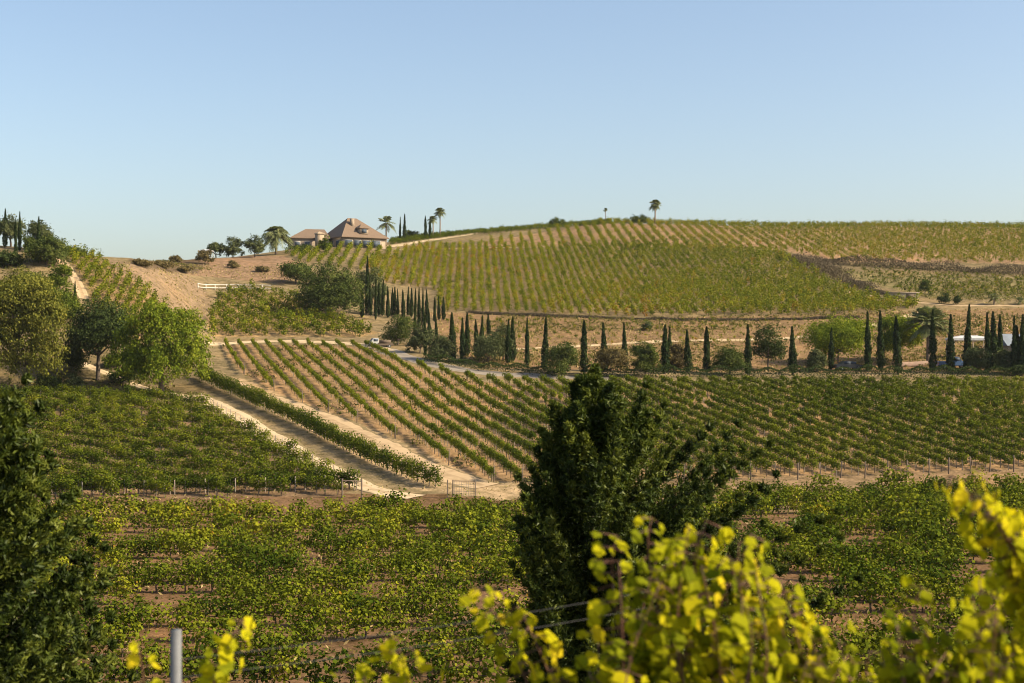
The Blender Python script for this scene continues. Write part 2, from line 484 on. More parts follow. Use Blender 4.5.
road("ridge_path", [(384, 247), (430, 240), (480, 233), (520, 229), (580, 223)], 7.0, DIRT, "pale path climbing to the ridge beside the upper vineyard")
road("hill_path", [(392, 249), (480, 248), (560, 247), (700, 248), (790, 250)], 2.2, DIRT_RED, "narrow bare path crossing the hillside vineyard")
road("farm_track", [(1090, 307), (1000, 306), (950, 306), (920, 303), (888, 299), (848, 292)], 2.2, DIRT_RED, "pale farm track below the dry brush")
road("fallow_track", [(462, 352), (520, 349), (600, 345), (660, 341), (750, 340), (800, 338), (860, 330), (925, 312)], 2.6, DIRT, "pale track across the fallow ground behind the cypresses")
road("left_hill_path", [(54, 256), (64, 263), (72, 274), (80, 288), (84, 300)], 2.2, DIRT_RED, "narrow earth path up the left hill")

# ------------------------------------------------------------------ grapevines
def vine_geo(r, n_leaf, size, length=1.25, h0=.75, h1=1.95, width=.62, trunk=True, stake=True, sprawl=0.0, ntube=4, even=False, lt=.10):
    """one grapevine, its row along local x"""
    g = Geo()
    nk = max(5, n_leaf // 16)
    kx = r.uniform(-.5, .5, nk) * length; kz = r.uniform(h0 + .12, h1 - .1, nk)
    ky = r.normal(0, width * .22, nk)
    if even:
        nk = max(nk, 14); kx = (np.arange(nk) + r.uniform(.1, .9, nk)) / nk * length - length / 2
        ky = r.normal(0, width * .2, nk); kz = h1 - .12 - (h1 - h0) * r.uniform(0, .85, nk) ** 1.3
    w = r.integers(0, nk, n_leaf)
    sp = .20 * (h1 - h0) / 1.2 + .03
    C = np.stack([kx[w], ky[w], kz[w]], -1) + r.normal(size=(n_leaf, 3)) * [sp, sp * .8, sp * .9]
    if sprawl:
        C[:, 2] -= sprawl * (C[:, 1] / .5) ** 2 * .4
        C[:, 2] = np.maximum(C[:, 2], .12)
    nrm = norm((C - [0, 0, (h0 + h1) / 2]) * [.5, 1, 1]) * .8 + [0, 0, .2] + r.normal(size=(n_leaf, 3)) * .5
    V, Fc = leaves(C, size * r.uniform(.7, 1.3, n_leaf), nrm, r, .85)
    g.add(V, Fc, r.normal(0, lt, n_leaf), 0)
    t = Geo()
    if trunk:
        P = np.array([[0, 0, -.1], [r.normal(0, .04), r.normal(0, .04), .4], [r.normal(0, .05), 0, h0 + .25]])
        V, Fc = tube(P, [.05, .042, .035], ntube); t.add(V, Fc, 0, 1)
        for sgn in (-1, 1):
            P = np.array([P[-1], [sgn * length * .22, 0, h0 + .3], [sgn * length * .48, 0, h0 + .3]]) if sgn == -1 else np.array([[0, 0, h0 + .25], [length * .22, 0, h0 + .3], [length * .48, 0, h0 + .3]])
            V, Fc = tube(P, [.03, .026, .018], ntube); t.add(V, Fc, 0, 1)
    if stake:
        V, Fc = tube([[.09, 0, -.1], [.09, 0, h1 - .25]], [.028, .028], 4); t.add(V, Fc, 0, 2)
    return g, t

def templates(k, *a, **kw):
    out = []
    for i in range(k):
        g, t = vine_geo(np.random.default_rng(100 + i + len(kw) * 31 + a[0]), *a, **kw)
        V1, F1, T1, M1 = g.arrays()
        if t.V:
            V2, F2, T2, M2 = t.arrays()
            V1, F1, T1, M1 = np.vstack([V1, V2]), np.vstack([F1, F2 + len(V1)]), np.r_[T1, T2], np.r_[M1, M2]
        out.append((V1, F1, T1, M1))
    return out

ALLV, ALLF, ALLT, ALLM = [], [], [], []
_off = 0
def scatter(tmpl, X, Y, rot, scl, tint, hv=(.88, 1.14)):
    global _off
    Z = ground(X, Y)
    pick = rng.integers(0, len(tmpl), len(X))
    for k, (V, Fc, T, M) in enumerate(tmpl):
        s = np.where(pick == k)[0]
        if not len(s): continue
        ca, sa = np.cos(rot[s]), np.sin(rot[s])
        sx = scl[s][:, None]
        W = np.stack([(V[None, :, 0] * ca[:, None] - V[None, :, 1] * sa[:, None]) * sx + X[s][:, None],
                      (V[None, :, 0] * sa[:, None] + V[None, :, 1] * ca[:, None]) * sx + Y[s][:, None],
                      V[None, :, 2] * sx * rng.uniform(hv[0], hv[1], (len(s), 1)) + Z[s][:, None]], -1)
        nv = len(V)
        FF = Fc[None] + (np.arange(len(s)) * nv)[:, None, None] + _off
        ALLV.append(W.reshape(-1, 3)); ALLF.append(FF.reshape(-1, Fc.shape[1]))
        ALLT.append(np.clip(T[None] + tint[s][:, None], 0, 1).ravel()); ALLM.append(np.tile(M, len(s)))
        _off += nv * len(s)

def rows(direction, row_sp, vine_sp, xr, yr, jitter=.12):
    d = norm(np.asarray(direction, float)); n = np.array([d[1], -d[0]])
    cx, cy = (xr[0] + xr[1]) / 2, (yr[0] + yr[1]) / 2
    R = math.hypot(xr[1] - xr[0], yr[1] - yr[0]) / 2
    a = np.arange(-R, R, row_sp); b = np.arange(-R, R, vine_sp)
    A, B = np.meshgrid(a, b, indexing='ij')
    B = B + rng.uniform(-.4, .4, (len(a), 1)) * vine_sp
    A = A + rng.normal(0, jitter, A.shape) * .5; B = B + rng.normal(0, jitter, B.shape)
    X = cx + A * n[0] + B * d[0]; Y = cy + A * n[1] + B * d[1]
    X, Y = X.ravel(), Y.ravel()
    keep = (X > xr[0]) & (X < xr[1]) & (Y > yr[0]) & (Y < yr[1])
    return X[keep], Y[keep], math.atan2(d[1], d[0])

def patch(x, y, s, seed):
    q = np.random.default_rng(seed); r = 0
    for k in range(5):
        a = q.uniform(0, 2 * pi); f = s * q.uniform(.6, 2.2)
        r = r + np.sin((x * cos(a) + y * sin(a)) * f + q.uniform(0, 6))
    return r / 3.0

T_MID = templates(14, 340, .15, length=1.45, h0=.8, h1=1.68, width=.5, even=True, lt=.07)
T_MIDFAR = templates(14, 240, .175, length=1.45, h0=.8, h1=1.68, width=.5, even=True, lt=.07)
T_HEDGE = templates(6, 420, .17, length=1.5, h0=.35, h1=1.95, width=.8)
T_LEFT = templates(12, 380, .16, length=1.6, h0=.55, h1=1.65, width=.6, even=True, lt=.07)
T_HILL = templates(14, 80, .27, length=1.0, h0=.2, h1=1.8, width=.85, stake=False)
T_VALLEY = templates(14, 260, .20, length=1.5, h0=.25, h1=1.45, width=.85, stake=False, sprawl=.2, lt=.07, even=True)
T_SMALL = templates(8, 40, .25, length=.9, h0=.2, h1=1.2, width=.8, stake=False)

def field(tm, poly, direction, row_sp, vine_sp, xr, yr, base, var, pvar, seed, miss=.05, scl=1.0, Dlim=(0, 999), pmiss=None):
    X, Y, a = rows(direction, row_sp, vine_sp, xr, yr)
    u, v = proj(X, Y, ground(X, Y))
    k = inpoly(u, v, poly) & (Y > Dlim[0]) & (Y < Dlim[1])
    k &= rng.uniform(size=len(X)) > miss
    if pmiss: k &= patch(X, Y, pmiss[0], seed + 9) < pmiss[1] + rng.normal(0, .15, len(X))
    X, Y = X[k], Y[k]
    t = base + rng.normal(0, var, len(X)) + pvar * patch(X, Y, .06, seed)
    rot = a + rng.normal(0, .08, len(X)) + pi * rng.integers(0, 2, len(X))
    return X, Y, rot, np.clip(rng.normal(1, .12, len(X)), .65, 1.3) * scl, t

def put(tm, f, hv=(.88, 1.14)): scatter(tm, *f, hv)

# middle block
fa = field(None, POLY_A, (-.2986, 1), 2.3, 1.22, (-70, 110), (130, 258), .49, .06, .05, 1, .035)
X, Y, rot, sc, t = fa
u_, v_ = proj(X, Y, ground(X, Y))
t = t + .12 * np.clip((u_ - 880) / 80, 0, 1) * np.clip((425 - v_) / 30, 0, 1) - .04 * np.clip((u_ - 560) / 200, 0, 1)
sc = 1 + (sc - 1) * .5
sc = sc * np.interp(u_, [300, 420, 560], [.70, .76, .95]); t = t + np.interp(u_, [300, 420, 560], [.10, .08, .02])
nearm = Y < 172
put(T_MID, (X[nearm], Y[nearm], rot[nearm], sc[nearm], t[nearm]), (.96, 1.05))
put(T_MIDFAR, (X[~nearm], Y[~nearm], rot[~nearm], sc[~nearm], t[~nearm]), (.96, 1.05))
# left block
put(T_LEFT, field(None, POLY_B, (1, -.62), 3.1, 1.35, (-100, 0), (126, 205), .52, .08, .05, 2, .03), (.96, 1.05))
# its front row, along the lower edge
xs = np.arange(-62, -15, 1.4); ys = np.interp(xs, [-62, -41, -15.6], [131, 132.0, 135.6])
put(T_LEFT, (xs, ys, rng.normal(0, .05, len(xs)), rng.uniform(.9, 1.1, len(xs)), .28 + rng.normal(0, .06, len(xs))))
# the single leafy row between road and track
PL = smooth_line([hit(*p)[:2] for p in [(200, 380), (232, 395), (262, 409), (300, 426), (345, 450), (395, 474), (440, 489)]], 1.05)
aR = math.atan2(*(PL[-1] - PL[0])[::-1])
put(T_HEDGE, (PL[:, 0], PL[:, 1], np.full(len(PL), aR), rng.uniform(.9, 1.12, len(PL)), .42 + rng.normal(0, .06, len(PL))))
# hillside blocks
put(T_HILL, field(None, POLY_D, (-.03, 1), 1.85, 1.5, (-70, 160), (265, 430), .68, .10, .06, 3, .10, 1.0, (255, 440)))
put(T_HILL, field(None, POLY_E, (-.02, 1), 2.9, 1.35, (-40, 190), (340, 462), .70, .08, .05, 4, .07, .85, (330, 470)))
put(T_HILL, field(None, POLY_E2, (1, .06), 2.0, .9, (-60, 60), (380, 452), .50, .06, .05, 5, .06, .66, (380, 460)))
put(T_HILL, field(None, POLY_F, (-.55, 1), 2.9, 1.2, (-80, -20), (240, 310), .54, .09, .07, 6, .05, 1.05, (235, 315)))
put(T_HILL, field(None, POLY_FB, (-.05, 1), 2.6, 1.4, (-80, -20), (320, 400), .60, .08, .06, 7, .12, .9, (300, 400)))
put(T_HILL, field(None, POLY_G, (-.12, 1), 1.7, 1.2, (-90, -40), (205, 275), .60, .08, .07, 8, .08, 1.0, (205, 275)))
put(T_SMALL, field(None, POLY_H, (-.3, 1), 2.8, 1.7, (60, 170), (300, 352), .55, .1, .08, 9, .2, 1.0, (290, 360)))
put(T_SMALL, field(None, [(440, 318), (640, 322), (870, 318), (1080, 312), (1080, 345), (700, 346), (470, 346)], (-.15, 1), 2.6, 2.0, (-40, 190), (215, 300), .55, .12, .1, 12, .5, .75, (215, 300)))
# valley floor: the nearest 300 are single things, the rest go with the stuff
POLY_C = [(-120, 514), (300, 515), (380, 512), (420, 509), (500, 511), (640, 500), (760, 496), (1150, 488), (1150, 720), (-120, 720)]
fc = field(None, POLY_C, (1, .03), 3.3, 1.45, (-70, 70), (56.5, 133.5), .54, .11, .07, 10, .08, 1.0, (56.5, 133.5), (.33, .58))
X, Y, rot, sc, t = fc
u_, v_ = proj(X, Y, ground(X, Y))
sc = sc * (1 + .12 * np.clip((u_ - 700) / 150, 0, 1))
ok = (u_ > -40) & (u_ < 1064)
order = np.argsort(np.where(ok & (u_ > 60) & (v_ < 690), Y, 1e6))
single = np.zeros(len(X), bool); single[order[:300]] = True
rest = ~single
put(T_VALLEY, (X[rest], Y[rest], rot[rest], sc[rest], t[rest]))

V = np.concatenate(ALLV); Fq = np.concatenate(ALLF)
tag(link("grapevines", mesh_data("grapevines", V, Fq, [VINE, VBARK, STAKE], np.concatenate(ALLT), np.concatenate(ALLM))),
    "thousands of trellised grapevines in rows over the slopes and valley", "grapevines", kind="stuff")
print("stuff vines faces", len(Fq))

# 300 single valley vines
protos = []
for k in range(14):
    g, tg = vine_geo(np.random.default_rng(900 + k), 340, .175, length=1.5, h0=.2, h1=1.45, width=.85, stake=False, sprawl=.2, lt=.07, even=True)
    V_, F_, T_, M_ = g.arrays()
    base_t = .29 + .035 * k
    fol = mesh_data("vine_foliage", V_, F_, [VINE], np.clip(T_ + base_t, 0, 1))
    Vt, Ft, Tt, Mt = tg.arrays()
    trk = mesh_data("vine_trunk", Vt, Ft, [VBARK], None, None)
    protos.append((fol, trk))
for i in np.where(single)[0]:
    k = int(np.clip((t[i] - .29) / .035 + rng.normal(0, 1.2), 0, 13))
    fol, trk = protos[k]
    z = float(ground(X[i], Y[i]))
    o = thing("grapevine", "bushy green grapevine in the near half of the valley floor vineyard", "grapevine",
              (X[i], Y[i], z), rot[i], "grapevines on the near valley floor", (sc[i],) * 3)
    link("foliage", fol, o); link("trunk", trk, o)

# dry grass and weeds between the rows
def dry_grass():
    n = 26000
    x = rng.uniform(-62, 62, n); y = 54 + 84 * rng.uniform(size=n) ** 1.2
    k = patch(x, y, .12, 77) + rng.normal(0, .4, n) > .1
    x, y = x[k], y[k]
    n2 = 42000
    x2 = rng.uniform(-75, 140, n2); y2 = rng.uniform(136, 330, n2)
    u, v = proj(x2, y2, ground(x2, y2))
    k = inpoly(u, v, FALLOW) | inpoly(u, v, EARTH) | inpoly(u, v, NOSE) | inpoly(u, v, [(840, 262), (1080, 280), (1080, 310), (930, 300)])
    x = np.r_[x, x2[k]]; y = np.r_[y, y2[k]]
    far = y > 140
    n = len(x)
    C = np.stack([x, y, ground(x, y) + .1], -1)
    d = rand_dir(n); d[:, 2] = np.abs(d[:, 2]) * .8 + .35
    V, Fc = leaves(C, np.where(far, .55, .34) * rng.uniform(.6, 1.3, n), np.cross(d, rand_dir(n)), rng, .35, d)
    tag(link("dry_grass", mesh_data("dry_grass", V, Fc, GRASS, rng.uniform(0, 1, n))), "dry yellow grass and weeds between the vineyard rows", "grass", kind="stuff")
dry_grass()
def weeds():
    n = 50000
    x = rng.uniform(-110, 170, n); y = rng.uniform(134, 360, n)
    u, v = proj(x, y, ground(x, y))
    k = (inpoly(u, v, FALLOW) & (patch(x, y, .10, 31) > .15)) | inpoly(u, v, [(840, 262), (1080, 278), (1080, 302), (930, 300)]) | inpoly(u, v, [(850, 318), (1080, 316), (1080, 368), (850, 368)]) \
        | (inpoly(u, v, POLY_A) & (y < 258) & (patch(x, y, .3, 35) > .25)) | (inpoly(u, v, EARTH) & (patch(x, y, .15, 33) > .5)) | (inpoly(u, v, [(-100, 250), (66, 253), (90, 330), (200, 372), (200, 398), (-100, 394)]) & (patch(x, y, .2, 34) > -.2))
    k &= ~inpoly(u, v, NOSE)
    x, y = x[k], y[k]; n = len(x)
    per = 7
    xx = np.repeat(x, per) + rng.normal(0, .22, n * per); yy = np.repeat(y, per) + rng.normal(0, .22, n * per)
    C = np.stack([xx, yy, ground(xx, yy) + rng.uniform(.05, .4, n * per)], -1)
    V, Fc = leaves(C, .30 * rng.uniform(.6, 1.4, n * per), rand_dir(n * per) + [0, 0, .6])
    tag(link("weeds", mesh_data("weeds", V, Fc, WEED, np.repeat(rng.uniform(0, 1, n), per))), "low olive green weeds scattered over fallow and bare slopes", "weeds", kind="stuff")
WEED = leaf_mat("weed_leaf", [(0, (.07, .08, .02)), (.5, (.14, .135, .035)), (1, (.25, .19, .07))], .2, 0)
weeds()

# dead brush bands on the right hillside
def brush():
    Vs = []; Ts = []; Fs = []; o = 0
    for px, w, h in (([(782, 256), (800, 262), (825, 273), (850, 284), (868, 291)], 5.0, 2.6), ([(812, 262), (850, 265), (900, 268), (950, 271), (1000, 273), (1090, 276)], 4.5, 2.6),
                     ([(866, 290), (885, 295), (905, 297)], 2.0, 1.2),
                     ([(470, 313), (560, 317), (640, 320), (760, 321), (860, 318)], 1.2, .55)):
        W = smooth_line([hit(*p)[:2] for p in px], .22)
        n = len(W) * 30
        C2 = np.repeat(W, 30, 0) + rng.normal(size=(n, 2)) * w * .3
        lump = .65 + .35 * patch(C2[:, 0], C2[:, 1], .25, 5)
        z = ground(C2[:, 0], C2[:, 1]) + rng.uniform(0, 1, n) ** .8 * h * np.clip(lump, .25, 1.2)
        d = rand_dir(n); d[:, 2] = np.abs(d[:, 2]) + .5
        V, Fc = leaves(np.c_[C2, z], .42 * rng.uniform(.6, 1.4, n), np.cross(d, rand_dir(n)), rng, .35, d)
        Vs.append(V); Fs.append(Fc + o); o += len(V); Ts.append(rng.uniform(0, .8, n))
    tag(link("dry_brush", mesh_data("dry_brush", np.concatenate(Vs), np.concatenate(Fs), BRUSH, np.concatenate(Ts))), "band of dead grey brown brush across the right hillside", "brush", kind="stuff")
brush()

# ------------------------------------------------------------------ trees
def crown_mesh(r, lobes, n, size, mat, clump=.34, per=26, droop=0.0, lo=.0, aspect=.55):
    """leaf clumps over the surface and inside of ellipsoid lobes"""
    L = np.array(lobes, float)
    w = (L[:, 3] * L[:, 4] * L[:, 5]) ** (2 / 3); w /= w.sum()
    n = int(n * 2.3); size = size * 1.2; nk = n // per
    li = r.choice(len(L), nk, p=w)
    d = rand_dir(nk, r); d[:, 2] = np.where(d[:, 2] < -.55, -d[:, 2], d[:, 2])
    rad = 1.02 - .55 * r.uniform(size=nk) ** 2.2 + r.normal(0, .10, nk)
    Cc = L[li, :3] + d * L[li, 3:] * rad[:, None]
    cs = clump * r.uniform(.6, 1.35, nk)
    ii = np.repeat(np.arange(nk), per); n = len(ii)
    off = r.normal(size=(n, 3)) * cs[ii][:, None] * [1, 1, .75]
    if droop:
        off[:, 2] -= np.abs(r.normal(size=n)) * droop
    C = Cc[ii] + off
    cen = L[:, :3].mean(0)
    out = norm(C - L[li[ii], :3]) * .7 + norm(C - cen) * .3
    nrm = out * .75 + [0, 0, .25] + r.normal(size=(n, 3)) * .5
    ax = None
    if droop:
        ax = r.normal(size=(n, 3)) * .4 + [0, 0, -1]
    V, Fc = leaves(C, size * r.uniform(.65, 1.35, n), nrm, r, aspect, ax)
    ct = r.normal(.5, .17, nk)
    t = np.clip(ct[ii] + r.normal(0, .10, n), 0, 1)
    return mesh_data("crown", V, Fc, mat, t)

def trunk_mesh(r, h, rad, lobes, name="trunk"):
    g = Geo()
    lean = r.normal(0, .05, 2) * h
    P = np.array([[0, 0, -.3], [lean[0] * .3, lean[1] * .3, h * .5], [lean[0], lean[1], h]])
    V, Fc = tube(P, [rad * 1.25, rad, rad * .8], 6); g.add(V, Fc)
    for lb in lobes:
        e = np.array(lb[:3]); s = P[-1] - [0, 0, h * r.uniform(0, .25)]
        m = (s + e) / 2 + r.normal(0, .12, 3) * h * .4 - [0, 0, .1 * h]
        V, Fc = tube([s, m, e], [rad * .55, rad * .38, rad * .12], 6); g.add(V, Fc)
    V, Fc, T, M = g.arrays()
    return mesh_data(name, V, Fc, BARK, smooth=True)

def auto_lobes(r, w, h, h0, k=7, flat=.8):
    """crown of width w between heights h0 and h: a few uneven lobes"""
    out = [(0, 0, (h + h0) / 2, w * .38, w * .36, (h - h0) * .47)]
    for i in range(k):
        a = 2 * pi * i / k + r.uniform(-.3, .3)
        rr = w * r.uniform(.2, .3); z = h0 + (h - h0) * r.uniform(.16, .74)
        s = w * r.uniform(.21, .28)
        out.append((rr * cos(a), rr * sin(a), z, s, s, min(s * flat, (h - h0) * .3)))
    return out

def tree(name, label, cat, u, v, wpx, hpx, mat, n=3500, size=.3, seed=0, h0=.15, trunk_r=.22, D=None, lobes=None, droop=0, group=None, clump=None, k=7, per=26):
    r = np.random.default_rng(seed + 5000)
    p = at(u, D) if D else hit(u, v)
    w = wpx * p[1] / F; h = hpx * p[1] / F
    lb = lobes(w, h) if callable(lobes) else auto_lobes(r, w * .98, h, h0 * h, k)
    o = thing(name, label, cat, tuple(p), 0, group)
    link("crown", crown_mesh(r, lb, n, size, mat, clump or max(.22, w * .055), per, droop), o)
    link("trunk", trunk_mesh(r, max(.35, h * (h0 + .18)), trunk_r, lb[1:6]), o)
    return o

# --- left grove ---
def pepper_lobes(w, h):
    return [(0, 0, h * .5, w * .32, w * .3, h * .42), (-.3 * w, 0, h * .42, w * .2, w * .2, h * .36), (0, -.2 * w, h * .25, w * .3, w * .2, h * .2), (.3 * w, -.05 * w, h * .52, w * .19, w * .22, h * .30),
            (.08 * w, -.2 * w, h * .4, w * .24, w * .2, h * .3), (-.1 * w, -.1 * w, h * .8, w * .22, w * .22, h * .18), (.2 * w, .1 * w, h * .76, w * .2, w * .2, h * .17),
            (.34 * w, 0, h * .33, w * .13, w * .15, h * .22), (-.25 * w, -.12 * w, h * .3, w * .18, w * .18, h * .2)]
tree("pepper_tree", "bright green full crowned pepper tree at the corner of the left vineyard", "tree", 161, 394, 100, 94, PEPPER_BRIGHT, 11000, .30, 1, .1, .34, lobes=pepper_lobes, droop=.35, clump=.36)
def olive_tall(w, h):
    return [(0, 0, h * .5, w * .28, w * .3, h * .36), (-.2 * w, 0, h * .78, w * .26, w * .24, h * .2), (.22 * w, -.1 * w, h * .62, w * .22, w * .22, h * .26),
            (.24 * w, -.12 * w, h * .28, w * .2, w * .2, h * .24), (-.26 * w, -.1 * w, h * .36, w * .22, w * .22, h * .3), (.1 * w, 0, h * .86, w * .2, w * .2, h * .13), (-.38 * w, 0, h * .62, w * .16, w * .18, h * .24)]
OLIVEGREEN = leaf_mat("yellow_olive_leaf", [(0, (.05, .06, .014)), (.5, (.14, .145, .026)), (1, (.26, .235, .042))], .26, .0)
tree("pepper_tree", "large yellowish olive green drooping tree at the left edge", "tree", 28, 388, 92, 112, OLIVEGREEN, 11000, .30, 2, .05, .34, D=192, lobes=olive_tall, droop=.4, clump=.38)
tree("shade_tree", "dark green tree with bare trunk beside the bright pepper tree", "tree", 98, 369, 76, 84, DARKLEAF, 8000, .30, 3, .15, .28, D=200, droop=.15)
tree("round_bush", "small round grey green bush in the shade under the dark tree", "bush", 74, 389, 24, 17, OLIVE, 900, .2, 4, .05, .06, k=5)
tree("grove_shrub", "dark shrub at the foot of the path between the two grove trunks", "shrub", 122, 384, 30, 13, SHRUB, 900, .24, 14, .02, .06)
tree("grove_shrub", "yellow green shrub beside the grove path behind the dark tree", "shrub", 112, 368, 26, 14, PEPPER, 900, .24, 15, .02, .06)
tree("grove_shrub", "low dark shrub left of the small round grey green bush", "shrub", 50, 390, 28, 14, DARKLEAF, 900, .24, 16, .02, .06)
tree("grove_shrub", "broad dark shrub between the drooping tree and the dark tree", "shrub", 72, 374, 34, 26, DARKLEAF, 1600, .26, 17, .02, .06)
tree("hill_shrub", "olive green shrub between crest path and large drooping tree", "shrub", 30, 292, 36, 20, SHRUB, 1500, .28, 18, .02, .08)
tree("hill_tree", "light green bushy tree behind the dark shade tree", "tree", 60, 330, 44, 42, PEPPER, 3500, .3, 5, .08, .2, D=222)
tree("hill_tree", "yellow green spreading tree above the large drooping tree", "tree", 22, 318, 62, 40, OLIVEGREEN, 4500, .32, 6, .1, .24, D=226)
tree("hill_shrub", "rounded dark green shrub on the crest of the left hill", "shrub", 46, 272, 46, 26, SHRUB, 3200, .3, 7, .03, .12, D=249)
tree("hill_shrub", "light green rounded shrub below the left hill path", "shrub", 60, 292, 28, 24, PEPPER, 1800, .28, 8, .03, .1, D=238)
tree("hill_shrub", "low dark shrub on reddish earth at the far left edge", "shrub", 8, 278, 30, 16, DARKLEAF, 1400, .3, 9, .03, .1, D=246)
tree("olive_tree", "grey green olive tree behind the cypresses at the far left", "tree", 11, 246, 34, 31, OLIVE, 2200, .32, 10, .08, .18, D=270)
tree("olive_tree", "grey green olive tree on the left crest nearest the open sky", "tree", 41, 249, 28, 30, OLIVE, 2000, .32, 11, .06, .16, D=266)
tree("hill_shrub", "pale green shrub between the two left crest olive trees", "shrub", 31, 254, 18, 15, SHRUB, 900, .3, 12, .03, .08, D=262)
tree("hill_shrub", "yellow green shrub on the skyline above the left hill rows", "shrub", 66, 251, 17, 8, PEPPER, 600, .3, 13, .02, .06, D=262)
tree("hill_shrub", "low green shrub at the top of the left hill rows", "shrub", 79, 254, 12, 7, SHRUB, 450, .28, 14, .02, .06, D=262)
# --- upper middle ---
tree("broad_tree", "broad domed dark green tree below the hilltop house", "tree", 330, 316, 66, 52, SHRUB, 9000, .32, 20, .0, .4, clump=.5, lobes=lambda w, h: [(0, 0, h * .42, w * .46, w * .44, h * .53), (-.2 * w, -.1 * w, h * .36, w * .27, w * .26, h * .36), (.22 * w, -.05 * w, h * .38, w * .25, w * .27, h * .36), (0, -.2 * w, h * .3, w * .3, w * .22, h * .3)])
tree("hill_bush", "bright green bush left of the broad domed tree", "bush", 296, 284, 36, 22, SHRUB, 2200, .32, 21, .03, .14)
tree("hill_tree", "grey green tree behind the tall drive cypresses", "tree", 372, 300, 34, 36, OLIVE, 2600, .32, 22, .04, .18, D=296)
for i, (u, v, w, h, lab) in enumerate([(216, 253, 15, 13, "small round topped tree on the skyline beside the white canopy"), (233, 254, 18, 17, "middle small round tree of the skyline row left of the palm"), (255, 256, 17, 18, "small skyline tree closest to the broad date palm")]):
    tree("skyline_tree", lab, "tree", u, v, w * 1.25, h * 1.22, OLIVE, 1300, .36, 30 + i, .04, .16, D=352)
tree("dry_shrub", "brownish shrub under the white canopy on the ridge", "shrub", 205, 264, 20, 13, BROWNLEAF, 900, .3, 34, .03, .08)
tree("dry_shrub", "small dark shrub on the bare slope below the skyline trees", "shrub", 233, 268, 13, 7, BROWNLEAF, 500, .3, 35, .02, .06)
for q_, (u, v, w, lab) in enumerate([(142, 266, 22, "wide dry brown shrub at the left end of the bare ridge slope"), (163, 268, 26, "largest dry brown shrub on the bare ridge slope"), (185, 273, 18, "dry brown shrub above the left end of the rail fence"), (262, 272, 16, "dry brown shrub on the bare slope under the date palm"), (176, 262, 14, "small dry brown shrub close to the bare ridge line")]):
    tree("dry_shrub", lab, "shrub", u, v, w, 6, BROWNLEAF, 600, .3, 130 + q_, .02, .06)
tree("garden_shrub", "bright green shrub against the house front corner", "shrub", 325, 246, 12, 17, PEPPER, 800, .32, 36, .04, .08, D=369)
tree("garden_shrub", "low green hedge shrub at the foot of the house wing", "shrub", 303, 249, 26, 7, SHRUB, 900, .32, 37, .02, .06, D=373)
tree("garden_shrub", "rounded green shrub on the ridge right of the paired cypresses", "shrub", 411, 237, 14, 8, SHRUB, 600, .34, 38, .02, .06, D=436)
tree("ridge_shrub", "low shrub on the ridge skyline right of the path", "shrub", 558, 222, 20, 8, SHRUB, 700, .36, 39, .02, .06, D=441)
tree("ridge_shrub", "low green shrub on the ridge left of the fan palm", "shrub", 640, 218, 22, 8, SHRUB, 800, .36, 40, .02, .06, D=443)
tree("garden_tree", "round tree behind the house roof on its right side", "tree", 376, 238, 14, 14, SHRUB, 800, .34, 41, .1, .12, D=408)
tree("garden_tree", "dark round tree rising behind the left house wing", "tree", 296, 246, 12, 15, SHRUB, 700, .34, 42, .1, .12, D=402)
# --- along the drive ---
BUSHES = [
    (398, 345, 34, 29, SHRUB, "garden_bush", "wide light green bush behind the parked white truck", "bush"),
    (420, 353, 24, 26, OLIVE, "garden_bush", "grey green bush between two drive cypresses above the paved bend", "bush"),
    (440, 361, 28, 26, OLIVE, "garden_bush", "pale grey green bush beside the paved bend of the driveway", "bush"),
    (488, 364, 36, 29, OLIVE, "garden_bush", "rounded grey green bush right of the paved bend", "bush"),
    (503, 354, 30, 38, OLIVE, "olive_tree", "taller pale olive tree behind the rounded grey green bush", "tree"),
    (562, 376, 38, 34, SHRUB, "garden_bush", "dark rounded bush left of the center conifer tip", "bush"),
    (613, 378, 36, 30, BROWNLEAF, "garden_bush", "brownish rounded bush behind the center conifer tip", "bush"),
    (645, 377, 30, 35, SHRUB, "garden_bush", "grey green bush right of the brownish bush", "bush"),
    (674, 372, 22, 28, BROWNLEAF, "garden_bush", "reddish thin bush beside a roadside cypress", "bush"),
    (730, 375, 34, 30, SHRUB, "garden_bush", "dark rounded bush left of the dark garden tree", "bush"),
    (768, 371, 38, 46, DARKLEAF, "garden_tree", "dark leafy garden tree among the roadside cypresses", "tree"),
    (817, 372, 20, 22, OLIVE, "garden_bush", "small pale grey green bush in front of the pepper tree", "bush"),
    (838, 364, 64, 46, PEPPER_BRIGHT, "pepper_tree", "wide bright green pepper tree behind the roadside cypresses", "tree"),
    (900, 362, 46, 44, PEPPER_BRIGHT, "garden_tree", "yellow green tree left of the date palm", "tree"),
    (977, 373, 24, 26, OLIVE, "garden_bush", "pale grey green bush right of the blue pickup truck", "bush"),
    (1007, 374, 22, 24, OLIVE, "garden_bush", "pale grey green bush before the far right cypresses", "bush"),
]
for i, (u, v, w, h, m, nm, lab, cat) in enumerate(BUSHES):
    Dd = {838: 224, 900: 228, 768: 216, 503: 222}.get(u)
    tree(nm, lab, cat, u, v, w * 1.04, h, m, 2600 if w < 40 else 6500, .23 if w < 40 else .28, 60 + i, .14 if cat == "tree" else .02, .12, D=Dd, k=6 if w < 40 else 8)
SMALL = [(745, 336, "round grey green shrub on the fallow slope left of center"), (650, 326, "small pale shrub high on the fallow slope"), (800, 332, "small green shrub near the top of the fallow slope")]
tree("fallow_shrub", "pale low shrub on the fallow slope above the track", "shrub", 647, 330, 13, 8, OLIVE, 350, .25, 90, .02, .05)
